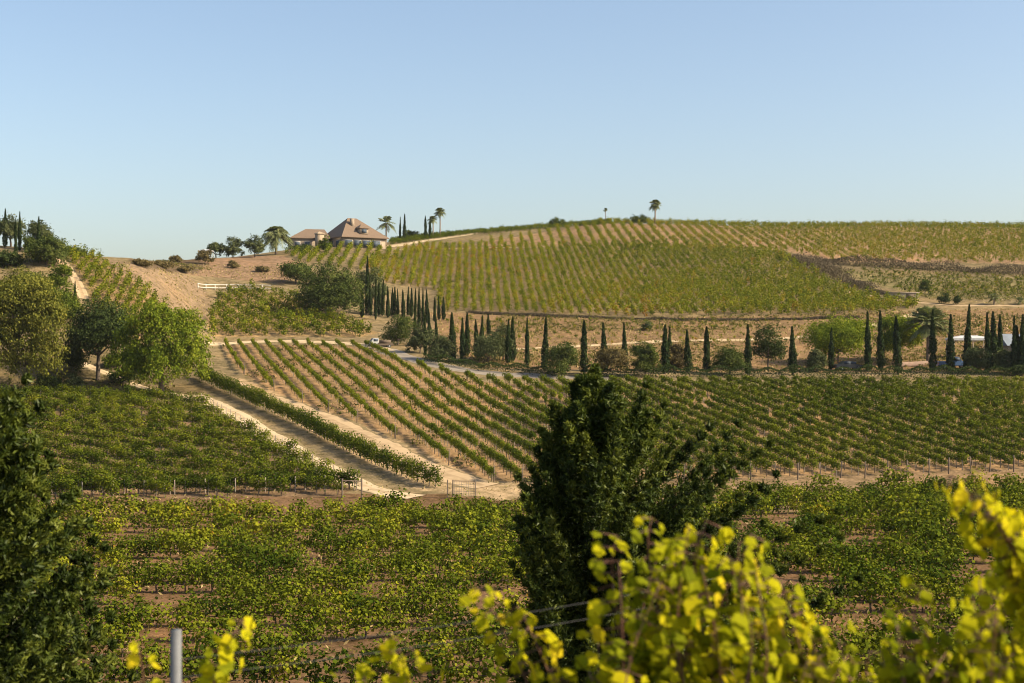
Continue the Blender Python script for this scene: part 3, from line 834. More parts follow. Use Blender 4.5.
for i, (u, v, w, h, m, lab) in enumerate([(925, 294, 12, 16, SHRUB, "leafy green shrub beside the low stone shed"), (944, 304, 14, 11, DARKLEAF, "dark shrub on the bank above the pale farm track"), (957, 305, 6, 9, DARKLEAF, "narrow dark shrub on the bank above the farm track")]):
    tree("bank_shrub", lab, "shrub", u, v, w, h, m, 600, .26, 95 + i, .03, .06)

# clipped hedge at the cypress feet
def hedge(px, h, w, label):
    W = smooth_line([hit(*p)[:2] for p in px], .2)
    n = len(W) * 34
    c2 = np.repeat(W, 34, 0)
    y = rng.uniform(-.5, .5, n) * w; z = rng.uniform(0, 1, n) ** .6 * h
    side = rng.uniform(size=n) < .6
    y = np.where(side, np.sign(y) * w * .5, y); z = np.where(side, z, h)
    lump = 1 + .18 * np.sin(c2[:, 0] * 1.7) + .12 * np.sin(c2[:, 0] * .6 + 1)
    C = np.c_[c2[:, 0] + rng.normal(0, .1, n), c2[:, 1] + y + rng.normal(0, .08, n), ground(c2[:, 0], c2[:, 1]) + z * lump + rng.normal(0, .06, n)]
    nrm = np.c_[rng.normal(0, .5, n), np.sign(y) * .8 + rng.normal(0, .4, n), .4 + rng.normal(0, .4, n)]
    V, Fc = leaves(C, .2 * rng.uniform(.7, 1.3, n), nrm)
    tag(link("hedge", mesh_data("hedge", V, Fc, DARKLEAF, rng.uniform(0, .7, n))), label, "hedge")
hedge([(424, 362), (470, 370), (520, 374.5), (570, 377)], 1.2, 1.2, "low dark hedge along the driveway left of the center conifer")
hedge([(585, 377.5), (660, 378), (760, 378), (860, 378), (960, 378), (1090, 379)], 1.45, 1.4, "long low dark hedge under the right hand cypress row")

# --- cypresses ---
def cypress_proto(r, n=1700, R=.62, H=10.0):
    ph = r.uniform(0, 6, 3); pk = r.uniform(.5, .75)
    t = r.uniform(.02, 1, n) ** .85
    prof = np.where(t < .12, .55 + t / .12 * .45, np.clip((1 - t) / .88, 0, 1) ** pk) * R * (1 + .13 * np.sin(t * 9 + ph[0]) + .08 * np.sin(t * 21 + ph[1]))
    prof = np.maximum(prof, .05)
    a = r.uniform(0, 2 * pi, n); lump = 1 + .16 * np.sin(a * 3 + t * 25) + r.normal(0, .10, n)
    rr = prof * np.sqrt(r.uniform(.35, 1, n)) * lump
    C = np.c_[rr * np.cos(a), rr * np.sin(a), t * H]
    nrm = np.c_[np.cos(a), np.sin(a), .25 + 0 * a] + r.normal(size=(n, 3)) * .45
    ax = np.c_[np.cos(a) * .25, np.sin(a) * .25, np.ones(n)] + r.normal(size=(n, 3)) * .15
    V, Fc = leaves(C, .46 * r.uniform(.6, 1.3, n), nrm, r, .4, ax)
    cr = mesh_data("crown", V, Fc, CYPRESS, np.clip(r.normal(.45, .22, n) + .2 * np.sin(t * 7 + ph[2]), 0, 1))
    V, Fc = tube([[0, 0, -.3], [0, 0, H * .3], [0, 0, H * .8]], [.14, .11, .03], 6)
    return cr, mesh_data("trunk", V, Fc, BARK)
CY = [cypress_proto(np.random.default_rng(300 + i)) for i in range(6)]
ORD = ["first", "second", "third", "fourth", "fifth", "sixth", "seventh", "eighth", "ninth", "tenth", "eleventh", "twelfth", "thirteenth", "fourteenth", "fifteenth", "sixteenth", "seventeenth", "eighteenth", "nineteenth", "twentieth", "twenty first", "twenty second", "twenty third", "twenty fourth", "twenty fifth", "twenty sixth", "twenty seventh", "twenty eighth", "twenty ninth", "thirtieth"]
ncy = [0]
def cypress(u, vt, vb, label, group, D=None, wscale=1.0):
    p = at(u, D) if D else hit(u, vb)
    ztop = (CV - vt) * p[1] / F
    H = ztop - p[2]
    k = ncy[0] % 6; ncy[0] += 1
    wpx = 1.0 * wscale * rng.uniform(.78, 1.22)
    o = thing("cypress", label, "cypress", tuple(p), rng.uniform(0, 6), group, (wpx, wpx, H / 10.0))
    o.rotation_euler = (rng.normal(0, .018), rng.normal(0, .018), rng.uniform(0, 6))
    link("crown", CY[k][0], o); link("trunk", CY[k][1], o)

FRONT = [(453, 313, 361), (462.5, 318, 363), (467, 313, 356), (477, 320, 358), (481, 316, 358), (508, 320, 364), (512.5, 317, 362), (527, 318, 367), (544.5, 317, 371),
         (584, 321, 374), (605, 323, 372), (625, 323, 373), (665, 325, 374), (669, 327, 371), (688, 330, 373), (707, 327, 373), (748, 325, 375), (793, 327, 375), (831, 328, 370),
         (868, 312, 372), (881, 311, 371), (898, 317, 374), (932.5, 310, 372), (950.5, 315, 373), (966, 305, 371), (988, 313, 373), (994, 312, 371), (1000.5, 315, 369), (1015, 316, 376), (1021, 315, 376)]
for i, (u, a, b) in enumerate(FRONT):
    cypress(u, a, b, ORD[i] + " tall cypress from the left in the long roadside row", "cypresses in the roadside row", None, .95 if u < 560 else 1.08)
cypress(1027, 316, 375, "wide dark cypress cut off by the right edge of the picture", "cypresses in the roadside row", None, 1.9)
cypress(1017, 326, 376, "broad low cypress filling the gap at the far right", "cypresses in the roadside row", 209, 2.2)
CLUST = [(362, 285, 318), (366.7, 257, 315), (370.5, 283, 316), (375.5, 278, 320), (379, 282, 316), (382.5, 280, 316), (388, 287, 318), (391.5, 288, 316), (394.5, 287, 316), (398, 289, 317),
         (403.5, 290, 318), (408, 287, 316), (411.5, 288, 317), (415, 289, 334), (419, 288, 329), (423, 288, 330), (425.5, 315, 354), (427, 290, 324), (429.5, 309, 347), (434.5, 297, 322), (436.5, 315, 345), (439, 296, 320), (443.5, 297, 320)]
for i, (u, a, b) in enumerate(CLUST):
    cypress(u, a, b, ORD[i] + " slim cypress from the left along the drive below the hill", "slim cypresses along the climbing drive", None, .7)
cypress(489, 314, 326, "small distant cypress behind the roadside row", "cypresses in the roadside row", 262, .7)
for i, (u, a, D, lab) in enumerate([(5, 209, 268, "slim cypress at the far left end of the left crest"), (16, 219, 252, "slim cypress rooted lower on the left crest beside reddish earth"), (19.5, 212, 262, "tall cypress second from right on the left crest"), (38.5, 217, 255, "cypress farthest right on the left crest")]):
    cypress(u, a, 250, lab, "cypresses on the left crest", D, .72)
cypress(75, 281, 310, "short slim cypress among the left hill trees", "cypresses on the left crest", 228, .6)
for i, (u, a, lab) in enumerate([(400, 217, "left one of two slim cypresses right of the house palm"), (404.5, 214, "right one of two slim cypresses right of the house palm"), (425.7, 216, "left one of two slim cypresses beside the ridge palms"), (430, 217, "right one of two slim cypresses beside the ridge palms")]):
    cypress(u, a, 240, lab, "cypresses on the house ridge", 428, .85)

# --- palms ---
def palm(name, label, u, D, vtop, crown_px, fan=False, nf=26, trunk_r=.22, v=None, droop=1.0, seed=0):
    r = np.random.default_rng(seed + 700)
    p = at(u, D)
    H = (CV - vtop) * D / F - p[2]
    Lf = crown_px * D / F / 2 * 1.1
    hc = max(H - Lf * .55, .5)
    o = thing(name, label, "palm", tuple(p))
    V, Fc = tube([[0, 0, -.3], [.05, 0, hc * .5], [0, .05, hc]], [trunk_r * 1.2, trunk_r, trunk_r * .95], 6)
    link("trunk", mesh_data("trunk", V, Fc, PALMBARK, smooth=True), o)
    C = []; Nn = []; Ax = []; S = []
    for i in range(nf):
        a = r.uniform(0, 2 * pi); e = r.uniform(-.5, 1.35) if not fan else r.uniform(-.7, 1.4)
        d = np.array([cos(a) * cos(e), sin(a) * cos(e), sin(e)])
        m = 15 if not fan else 8
        s = np.linspace(.12, 1, m)
        P = np.array([0, 0, hc])[None] + d[None] * (s * Lf)[:, None]
        P[:, 2] -= droop * Lf * .42 * s ** 2
        T = norm(np.gradient(P, axis=0))
        side = norm(np.cross(T, [[0, 0, 1]]))
        for q in (-1, 1):
            w = Lf * (.30 if not fan else .36) * np.sin(np.clip(s * 2.6 + .3, 0, 3.0))
            ax = side * q + T * .7 - np.array([0, 0, .35])
            ax = norm(ax)
            C.append(P + ax * (w * .45)[:, None]); Ax.append(ax); S.append(w + .12); Nn.append(np.cross(ax, T) + r.normal(0, .15, P.shape))
        C.append(P); Ax.append(T); S.append(np.full(m, Lf * .2)); Nn.append(np.cross(T, side))
    C = np.concatenate(C); S = np.concatenate(S)
    V, Fc = leaves(C, S, np.concatenate(Nn), r, .20 if not fan else .34, np.concatenate(Ax))
    link("fronds", mesh_data("fronds", V, Fc, PALM, np.clip(r.normal(.45, .2, len(C)), 0, 1)), o)
palm("date_palm", "broad full date palm beside the left house wing", 276, 364, 224, 32, nf=90, trunk_r=.34, seed=1, droop=1.5)
palm("palm_tree", "feathery palm just right of the house roof", 386, 404, 216, 22, nf=20, seed=2)
palm("fan_palm", "tall fan palm on the ridge right of the cypress pairs", 440, 434, 208, 12, True, 40, .2, seed=3)
palm("fan_palm", "short palm against the tall ridge fan palm", 433, 433, 216, 11, True, 26, .18, seed=4)
palm("fan_palm", "fan palm standing alone on the highest part of the ridge", 655, 443, 200, 13, True, 44, .22, seed=5)
palm("fan_palm", "very thin small crowned palm on the bare ridge line", 605.5, 442, 208, 4.5, True, 26, .1, seed=6)
palm("date_palm", "date palm with arching fronds behind the roadside cypresses", 928, 222, 309, 44, nf=60, trunk_r=.30, seed=7, droop=.75)
palm("young_palm", "young palm on the bench above the farm track at right", 994, 300, 293, 13, nf=24, trunk_r=.16, seed=8)
palm("young_palm", "young palm on the bench near the right picture edge", 1020, 300, 297, 12, nf=22, trunk_r=.16, seed=9)

# ------------------------------------------------------------------ house on the hill
ROOF = tile_mat("terracotta_roof", (.20, .135, .085), (.13, .088, .058), 2.2)
STUCCO = solid("cream_stucco", (.32, .25, .18), (.25, .195, .14), 1.2, .9)
STONE = solid("tan_stone", (.36, .28, .19), (.28, .21, .14), 2.5, .9, bump=.3)
GLASS = solid("window_glass", (.08, .10, .13), (.05, .065, .085), .8, .5)
GLASS.node_tree.nodes["Principled BSDF"].inputs["Specular IOR Level"].default_value = .12
TRIM = solid("pale_trim", (.36, .33, .29), (.30, .27, .24), 3, .6)

def hip_roof(g, cx, cy, lx, ly, z0, h, ridge, pad=0, over=.6, thick=.18, rx=0):
    a, b = lx / 2 + over, ly / 2 + over
    V = np.array([[-a, -b, z0], [a, -b, z0], [a, b, z0], [-a, b, z0], [-ridge / 2 + rx, 0, z0 + h], [ridge / 2 + rx, 0, z0 + h],
                  [-a, -b, z0 - thick], [a, -b, z0 - thick], [a, b, z0 - thick], [-a, b, z0 - thick]], float) + [cx, cy, 0]
    Q = [[0, 1, 5, 4], [2, 3, 4, 5], [1, 2, 5, 5], [3, 0, 4, 4], [6, 9, 8, 7], [0, 6, 7, 1], [1, 7, 8, 2], [2, 8, 9, 3], [3, 9, 6, 0]]
    return V, Q

def poly_mesh(name, V, Q, mat):
    me = bpy.data.meshes.new(name)
    me.from_pydata([tuple(v) for v in V], [], [tuple(dict.fromkeys(q)) for q in Q])
    me.materials.append(mat); me.update()
    return me

def bevel_box(name, c, s, mat, parent, bev=.02, rz=0):
    bm = bmesh.new()
    bmesh.ops.create_cube(bm, size=1)
    for v in bm.verts: v.co = (v.co.x * s[0], v.co.y * s[1], v.co.z * s[2])
    if bev: bmesh.ops.bevel(bm, geom=bm.edges[:], offset=bev, segments=2, affect='EDGES')
    me = bpy.data.meshes.new(name); bm.to_mesh(me); bm.free(); me.materials.append(mat)
    o = link(name, me, parent, c); o.rotation_euler = (0, 0, rz)
    return o

def house():
    p = at(343, 384)
    h = thing("hilltop_house", "large house with terracotta hip roof on the hilltop", "house", (p[0], p[1], p[2] - .65), scale=(1.06, 1.06, 1.1))
    def T(V, rz, ox=0, oy=0):
        V = np.asarray(V, float); c, s_ = cos(rz), sin(rz)
        return np.stack([V[:, 0] * c - V[:, 1] * s_ + ox, V[:, 0] * s_ + V[:, 1] * c + oy, V[:, 2]], -1)
    def bx(name, c, sz, mat, parent, fr):
        V, Fc = box(c, sz); return link(name, mesh_data(name, T(V, *fr), Fc, mat), parent)
    def hip(name, a, parent, fr, mat=None):
        V, Q = hip_roof(None, *a[:8], over=a[8], rx=a[9] if len(a) > 9 else 0)
        return link(name, poly_mesh(name, T(V, *fr), Q, mat or ROOF), parent)
    M = (radians(33), 0, 0)                 # main block: its near corner is the origin
    bx("wall", (6.2, 6, 1.2), (12.4, 12, 4.4), STUCCO, h, M)
    main = hip("roof", (6.2, 6, 12.4, 12, 3.3, 5.2, 2.6, .7, .7, -.6), h, M)
    bx("dormer", (6.2, 1.5, 4.9), (2.4, 2.6, 1.6), STUCCO, main, M)
    hip("dormer_roof", (6.2, 1.5, 2.4, 2.6, 5.72, 1.0, .4, .3, .3), main, M)
    bx("dormer_window", (6.2, .17, 4.95), (1.4, .06, 1.0), GLASS, main, M)
    bx("chimney", (4.4, 3.6, 7.1), (.9, .9, 2.2), STUCCO, main, M)
    for x, w in ((1.6, 2.0), (4.2, 2.0), (6.8, 2.0), (9.6, 2.2)):
        f = bx("window", (x, -.05, 1.7), (w + .3, .1, 1.9), TRIM, h, M); bx("pane", (x, -.13, 1.7), (w, .06, 1.6), GLASS, f, M)
    for y in (3.0, 6.5):
        f = bx("window", (-.05, y, 1.7), (.1, 2.1, 1.7), TRIM, h, M); bx("pane", (-.13, y, 1.7), (.06, 1.8, 1.4), GLASS, f, M)
    # left wing seen on its shaded side
    W_ = (radians(16), -13.6, 1.6)
    bx("wall", (4.9, 4, 1.0), (9.8, 7.4, 4.4), STUCCO, h, W_); hip("roof", (4.9, 4, 9.8, 7.4, 3.15, 2.5, 5.0, .5, .45, 1.8), h, W_)
    for x in (1.6, 4.2):
        f = bx("window", (x, .25, 1.6), (1.5, .1, 1.4), TRIM, h, W_); bx("pane", (x, .17, 1.6), (1.2, .06, 1.1), GLASS, f, W_)
    # stone tower where wing and main block meet
    S_ = (radians(33), -6.3, 1.6)
    tw = bx("tower", (0, 0, 1.7), (1.7, 1.7, 4.8), STONE, h, S_); hip("tower_cap", (0, 0, 1.7, 1.7, 4.15, .5, .2, .3, .2), tw, S_, STONE)
house()

def canopy(name, label, cat, u, D, w, d, h, mat, roof_t=.25, posts=2, rz=0, vb=None, peak=0.0):
    p = at(u, D)
    o = thing(name, label, cat, tuple(p), rz)
    V = np.array([[-w / 2, -d / 2, h], [w / 2, -d / 2, h], [w / 2, d / 2, h], [-w / 2, d / 2, h], [-w / 2, -d / 2, h + roof_t], [w / 2, -d / 2, h + roof_t], [w / 2, d / 2, h + roof_t], [-w / 2, d / 2, h + roof_t]], float)
    Fc = [[0, 3, 2, 1], [0, 1, 5, 4], [1, 2, 6, 5], [2, 3, 7, 6], [3, 0, 4, 7]]
    if peak:
        V = np.vstack([V, [[-w * .2, 0, h + roof_t + peak], [w * .2, 0, h + roof_t + peak]]])
        Fc += [[4, 5, 9, 8], [6, 7, 8, 9], [5, 6, 9, 9], [7, 4, 8, 8]]
    else:
        Fc += [[4, 5, 6, 7]]
    link("roof", poly_mesh("roof", V, Fc, mat), o)
    for i in range(posts):
        for sy in (-1, 1):
            x = -w / 2 + .2 + (w - .4) * i / max(1, posts - 1)
            V, Fq_ = tube([[x, sy * (d / 2 - .2), -.3], [x, sy * (d / 2 - .2), h]], [.09, .09], 4)
            link("post", mesh_data("post", V, Fq_, STAKE), o)
    return o
WHITE = solid("white_paint", (.56, .55, .52), (.46, .45, .43), 2, .5)
canopy("garden_canopy", "white peaked canopy on the ridge left of the skyline trees", "canopy", 206, 349, 3.4, 3, 1.7, WHITE, .2, 2, peak=.3)
canopy("shade_canopy", "flat white roofed shade canopy behind the right cypresses", "canopy", 969, 232, 6.6, 4.5, 3.0, WHITE, .35, 3, peak=.45)

BLUEGREY = solid("blue_grey_metal", (.17, .20, .235), (.13, .155, .185), 1, .8)
def shed():
    p = at(1016, 226)
    o = thing("garden_shed", "blue grey roofed shed behind the far right cypresses", "shed", tuple(p), radians(12))
    V, Fc = box((0, 0, 1.2), (5.2, 4.0, 3.4)); link("wall", mesh_data("wall", V, Fc, STUCCO), o)
    a, b = 3.0, 2.4
    V = [[-a, -b, 2.7], [a, -b, 2.7], [a, b, 2.7], [-a, b, 2.7], [-a, 0, 4.6], [a, 0, 4.6]]
    link("roof", poly_mesh("roof", V, [[0, 1, 5, 4], [2, 3, 4, 5], [1, 2, 5], [3, 0, 4], [0, 3, 2, 1]], BLUEGREY), o)
    V, Fc = box((-.8, -2.03, 1.0), (1.0, .06, 2.0)); link("door", mesh_data("door", V, Fc, STAKE_DARK), o)
    V, Fc = box((1.2, -2.03, 1.5), (1.1, .06, .9)); link("window", mesh_data("window", V, Fc, GLASS), o)
shed()
def stone_shed():
    p = hit(904, 299)
    o = thing("stone_shed", "low flat tan stone shed with a dark opening on the right hillside", "shed", tuple(p), radians(4))
    V, Fc = box((0, 1.5, .5), (6.6, 3.0, 1.7)); link("wall", mesh_data("wall", V, Fc, solid("shed_stone", (.27, .22, .165), (.25, .20, .15), 1.0, .9)), o)
    V, Fc = box((0, 1.5, 1.42), (7.0, 3.4, .12)); link("roof", mesh_data("roof", V, Fc, STAKE), o)
    V, Fc = box((1.5, -.03, .6), (2.0, .08, 1.2)); link("doorway", mesh_data("doorway", V, Fc, STAKE_DARK), o)
stone_shed()
def garden_wall(pa, pb, h, th, mat, label):
    W = smooth_line([hit(*pa)[:2], (hit(*pa)[:2] + hit(*pb)[:2]) / 2, hit(*pb)[:2]], .5)
    z = ground(W[:, 0], W[:, 1])
    T = norm(np.gradient(W, axis=0)); N = np.stack([-T[:, 1], T[:, 0]], -1) * th / 2
    ring = np.stack([np.c_[W - N, z - .3], np.c_[W - N, z + h], np.c_[W + N, z + h], np.c_[W + N, z - .3]], 1)
    m = len(W); V = ring.reshape(-1, 3)
    i, j = np.meshgrid(np.arange(m - 1), np.arange(4), indexing='ij')
    Fc = np.stack([i * 4 + j, i * 4 + (j + 1) % 4, (i + 1) * 4 + (j + 1) % 4, (i + 1) * 4 + j], -1).reshape(-1, 4)
    Fc = np.vstack([Fc, [[0, 1, 2, 3]], [[(m - 1) * 4 + k for k in (3, 2, 1, 0)]]])
    tag(link("garden_wall", mesh_data("garden_wall", V, Fc, mat)), label, "wall")
garden_wall((893, 367), (936, 366), .8, .35, solid("pink_wall", (.36, .24, .17), (.27, .18, .13), 2, .9), "low reddish garden wall behind the cypresses beside the date palm")
garden_wall((952, 342), (985, 342), 1.0, .3, STUCCO, "cream garden wall under the flat white canopy")

CREAM = solid("cream_paint", (.60, .56, .48), (.50, .46, .39), 2, .7)
def rail_fence():
    W = smooth_line([hit(*p)[:2] for p in ((198, 289), (215, 289.5), (240, 290), (272, 291))], .5)
    o = thing("rail_fence", "white rail fence above the vines under the bare slope", "fence", tuple(hit(235, 290)))
    c = np.array(o.location)
    z = ground(W[:, 0], W[:, 1])
    for h in (.45, 1.1):
        P = np.c_[W, z + h] - c
        T = norm(np.gradient(W, axis=0)); N = np.stack([-T[:, 1], T[:, 0]], -1) * .04
        V = np.stack([np.c_[P[:, :2] - N, P[:, 2] - .08], np.c_[P[:, :2] - N, P[:, 2] + .08], np.c_[P[:, :2] + N, P[:, 2] + .08], np.c_[P[:, :2] + N, P[:, 2] - .08]], 1).reshape(-1, 3)
        m = len(W); i, j = np.meshgrid(np.arange(m - 1), np.arange(4), indexing='ij')
        Fc = np.stack([i * 4 + j, i * 4 + (j + 1) % 4, (i + 1) * 4 + (j + 1) % 4, (i + 1) * 4 + j], -1).reshape(-1, 4)
        link("rail", mesh_data("rail", V, Fc, CREAM), o)
    for k in range(0, len(W), 5):
        V, Fc = box((W[k, 0] - c[0], W[k, 1] - c[1], z[k] - c[2] + .5), (.14, .14, 1.5))
        link("post", mesh_data("post", V, Fc, CREAM), o)
rail_fence()

# ------------------------------------------------------------------ vehicles
RUBBER = solid("tyre_rubber", (.03, .03, .03), (.02, .02, .02), 6, .9)
RIM = solid("rim_metal", (.5, .5, .5), (.4, .4, .4), 6, .4, .8)
LAMP = solid("lamp_lens", (.75, .75, .7), (.6, .6, .55), 4, .2)
REDLAMP = solid("tail_lens", (.45, .04, .03), (.3, .03, .02), 4, .3)
def paint(name, c):
    m, nt, out = new_mat(name)
    p = nt.nodes.new("ShaderNodeBsdfPrincipled"); p.inputs["Base Color"].default_value = (*c, 1); p.inputs["Roughness"].default_value = .32
    nz = nt.nodes.new("ShaderNodeTexNoise"); nz.inputs["Scale"].default_value = 3
    rp = ramp_node(nt, [(.3, tuple(v * .85 for v in c)), (.7, c)]); nt.links.new(nz.outputs["Fac"], rp.inputs[0]); nt.links.new(rp.outputs[0], p.inputs["Base Color"])
    p.inputs["Coat Weight"].default_value = .4
    nt.links.new(p.outputs[0], out.inputs[0]); return m

def extrude_profile(prof, w, bev=.05):
    bm = bmesh.new()
    a = [bm.verts.new((x, -w / 2, z)) for x, z in prof]; b = [bm.verts.new((x, w / 2, z)) for x, z in prof]
    bm.faces.new(a); bm.faces.new(b[::-1])
    n = len(prof)
    for i in range(n): bm.faces.new((a[i], b[i], b[(i + 1) % n], a[(i + 1) % n]))
    bmesh.ops.recalc_face_normals(bm, faces=bm.faces)
    if bev: bmesh.ops.bevel(bm, geom=[e for e in bm.edges], offset=bev, segments=2, affect='EDGES', clamp_overlap=True)
    return bm

def part_bm(name, bm, mat, parent, loc=None):
    me = bpy.data.meshes.new(name); bm.to_mesh(me); bm.free(); me.materials.append(mat)
    return link(name, me, parent, loc)

def car(name, label, cat, pos, rz, body_c, kind):
    o = thing(name, label, cat, tuple(pos), rz)
    bp = paint("paint_" + kind, body_c)
    L = {'pickup': 5.4, 'sedan': 4.6, 'truck': 5.2}[kind]; h = L / 2
    W = 1.85
    if kind == 'pickup':
        prof = [(-h, .45), (h, .45), (h, .95), (h - .2, 1.08), (h - 1.35, 1.15), (-h, 1.15)]
        cab = [(h - 1.45, 1.1), (h - 2.15, 1.82), (-.55, 1.86), (-.75, 1.1)]
        wins = [(h - 1.9, h - 2.9, 1.22, 1.72), (-.5, .35, 1.22, 1.72)]
    elif kind == 'sedan':
        prof = [(-h, .35), (h, .35), (h, .72), (h - .25, .82), (h - 1.2, .92), (-h + .6, .95), (-h, .86)]
        cab = [(h - 1.15, .88), (h - 1.9, 1.42), (-.7, 1.45), (-h + .75, .9)]
        wins = [(.15, 1.0, .95, 1.34), (-.95, .05, .95, 1.34)]
    else:
        prof = [(-h, .5), (h, .5), (h, .9), (-h, .9)]
        cab = [(h - .1, .85), (h - .25, 1.5), (h - .75, 2.1), (h - 1.9, 2.15), (h - 1.9, .85)]
        wins = [(h - .75, h - 1.7, 1.4, 1.95)]
    body = part_bm("body", extrude_profile(prof, W, .07), STAKE_DARK if kind == 'truck' else bp, o)
    cb = part_bm("cab", extrude_profile(cab, W - .24, .06), bp, o)
    for x0, x1, z0, z1 in wins:
        for sy in (-1, 1):
            V, Fc = box(((x0 + x1) / 2, sy * (W / 2 - .115), (z0 + z1) / 2), (abs(x1 - x0), .02, z1 - z0))
            link("side_window", mesh_data("side_window", V, Fc, GLASS), o)
    # windscreen follows the cab front slope
    (xa, za), (xb, zb) = (cab[0], cab[1]) if kind != 'truck' else (cab[1], cab[2])
    dx, dz = xb - xa, zb - za; n = norm(np.array([dz, 0, -dx])) * .015
    q = [[xa + dx * .12, -W * .38, za + dz * .12], [xa + dx * .12, W * .38, za + dz * .12], [xa + dx * .88, W * .36, za + dz * .88], [xa + dx * .88, -W * .36, za + dz * .88]]
    q = np.array(q); sgn = 1 if n[0] > 0 else -1
    V = np.vstack([q + n * sgn * .2, q + n * sgn * 1.6]); Fc = [[0, 1, 2, 3], [4, 5, 6, 7], [0, 1, 5, 4], [1, 2, 6, 5], [2, 3, 7, 6], [3, 0, 4, 7]]
    link("windscreen", poly_mesh("windscreen", V, Fc, GLASS), o)
    if kind == 'truck':
        V, Fc = box((-.75, 0, 1.0), (L * .62, W, .12)); link("flatbed", mesh_data("flatbed", V, Fc, STAKE_DARK), o)
        V, Fc = box((-.9, .1, 1.35), (2.3, 1.4, .6)); tag(link("cargo_box", mesh_data("cargo_box", V, Fc, STAKE_DARK), o))
    for sx in (-1, 1):
        for sy in (-1, 1):
            bm = bmesh.new()
            bmesh.ops.create_cone(bm, cap_ends=True, segments=20, radius1=.36, radius2=.36, depth=.24)
            bmesh.ops.bevel(bm, geom=[e for e in bm.edges if abs(e.calc_length()) < .2], offset=.03, segments=1, affect='EDGES')
            w = part_bm("wheel", bm, RUBBER, o, (sx * (h - .95), sy * (W / 2 - .1), .36)); w.rotation_euler = (pi / 2, 0, 0)
            bm = bmesh.new(); bmesh.ops.create_cone(bm, cap_ends=True, segments=14, radius1=.2, radius2=.2, depth=.26)
            part_bm("rim", bm, RIM, w)
    zl = prof[2][1] - .14
    for sy in (-1, 1):
        V, Fc = box((h + .005, sy * W * .36, zl), (.05, .3, .16)); link("headlight", mesh_data("headlight", V, Fc, LAMP), o)
        V, Fc = box((-h - .005, sy * W * .38, zl), (.05, .2, .18)); link("tail_light", mesh_data("tail_light", V, Fc, REDLAMP), o)
    return o
car("pickup_truck", "blue pickup truck parked behind the right hand cypresses", "truck", at(953, 217), radians(8), (.07, .13, .26), 'pickup')
car("parked_car", "dark grey car parked by the reddish garden wall", "car", at(848, 216), radians(10), (.05, .055, .06), 'sedan')
car("flatbed_truck", "small white cabbed flatbed truck on the dirt road beside the bushes", "truck", hit(381, 348), radians(200), (.50, .50, .48), 'truck').scale = (.78, .78, .78)

# ------------------------------------------------------------------ stakes, posts, gate
def post_mesh(name, h, r, mat, n=6):
    V, Fc = tube([[0, 0, -.3], [0.01, 0, h * .5], [0, .015, h]], [r, r * .97, r * .95], n)
    return mesh_data(name, V, Fc, mat)
PM = post_mesh("row_end_post", 1.75, .07, STAKE_DARK)
PM2 = post_mesh("vineyard_stake", 1.45, .05, STAKE)
SL = smooth_line([hit(*p)[:2] for p in [(202, 404), (219, 414), (267, 443), (315, 469), (357, 491)]], 2.0)
for q in SL:
    o = link("vineyard_stake", PM2, None, (q[0], q[1], float(ground(*q)) - .02))
    o.rotation_euler = (rng.normal(0, .04), rng.normal(0, .04), 0)
    tag(o, "thin wooden stake along the road edge of the left vineyard", "stake", "stakes along the dirt road")
# row-end posts of the middle block: where each row meets the lower edge
d = norm(np.array([-.2986, 1.0])); nn = np.array([d[1], -d[0]])
cx, cy = 20.0, 194.0; Rr = math.hypot(180, 128) / 2
for a in np.arange(-Rr, Rr, 2.3):
    b = np.arange(-Rr, Rr, .4)
    xx = cx + a * nn[0] + b * d[0]; yy = cy + a * nn[1] + b * d[1]
    u, v = proj(xx, yy, ground(xx, yy))
    k = inpoly(u, v, POLY_A) & (yy > 130) & (yy < 258) & (xx > -70) & (xx < 110)
    if k.sum() < 8: continue
    i = np.argmin(np.where(k, yy, 1e9))
    if not (215 < u[i] < 1030): continue
    x0, y0 = xx[i] - d[0] * .8, yy[i] - d[1] * .8
    o = link("row_end_post", PM, None, (x0, y0, float(ground(x0, y0)) - .02))
    o.rotation_euler = (rng.normal(.08, .04), rng.normal(0, .03), 0)
    tag(o, "wooden post at the lower end of a middle vineyard row", "post", "posts at the lower row ends")
# bottom edge of the left block
xs = np.arange(-46, -15, 2.8)
for x in xs:
    y = float(np.interp(x, [-62, -41, -15.6], [131, 132.0, 135.6])) - .5
    o = link("row_post", PM2, None, (x, y, float(ground(x, y)) - .02))
    tag(o, "wooden stake along the bottom row of the left vineyard", "stake", "stakes of the bottom left row")

def gate():
    p = hit(462, 499)
    o = thing("farm_gate", "wooden framed wire gate at the end of the leafy row", "gate", tuple(p), radians(-4))
    for x in (-1.35, -.85, 1.25):
        V, Fc = tube([[x, 0, -.3], [x, 0, 1.75]], [.07, .065], 6); link("post", mesh_data("post", V, Fc, STAKE_DARK), o)
    for z in (.25, 1.65):
        V, Fc = tube([[-.85, 0, z], [1.25, 0, z]], [.035, .035], 4); link("rail", mesh_data("rail", V, Fc, STAKE_DARK), o)
    g = Geo()
    for x in np.arange(-.7, 1.2, .22): g.add(*tube([[x, 0, .25], [x, 0, 1.65]], [.012, .012], 4))
    for z in np.arange(.45, 1.6, .22): g.add(*tube([[-.85, 0, z], [1.25, 0, z]], [.010, .010], 4))
    g.obj("wire_mesh", [WIRE], o)
gate()
def brace(u, v, label):
    p = hit(u, v)
    o = thing("end_brace", label, "brace", tuple(p))
    for x in (-.9, .9):
        V, Fc = tube([[x, 0, -.3], [x, 0, 1.8]], [.09, .085], 6); link("post", mesh_data("post", V, Fc, STAKE_DARK), o)
    V, Fc = tube([[-.9, 0, 1.6], [.9, 0, 1.55]], [.06, .06], 6); link("rail", mesh_data("rail", V, Fc, STAKE_DARK), o)
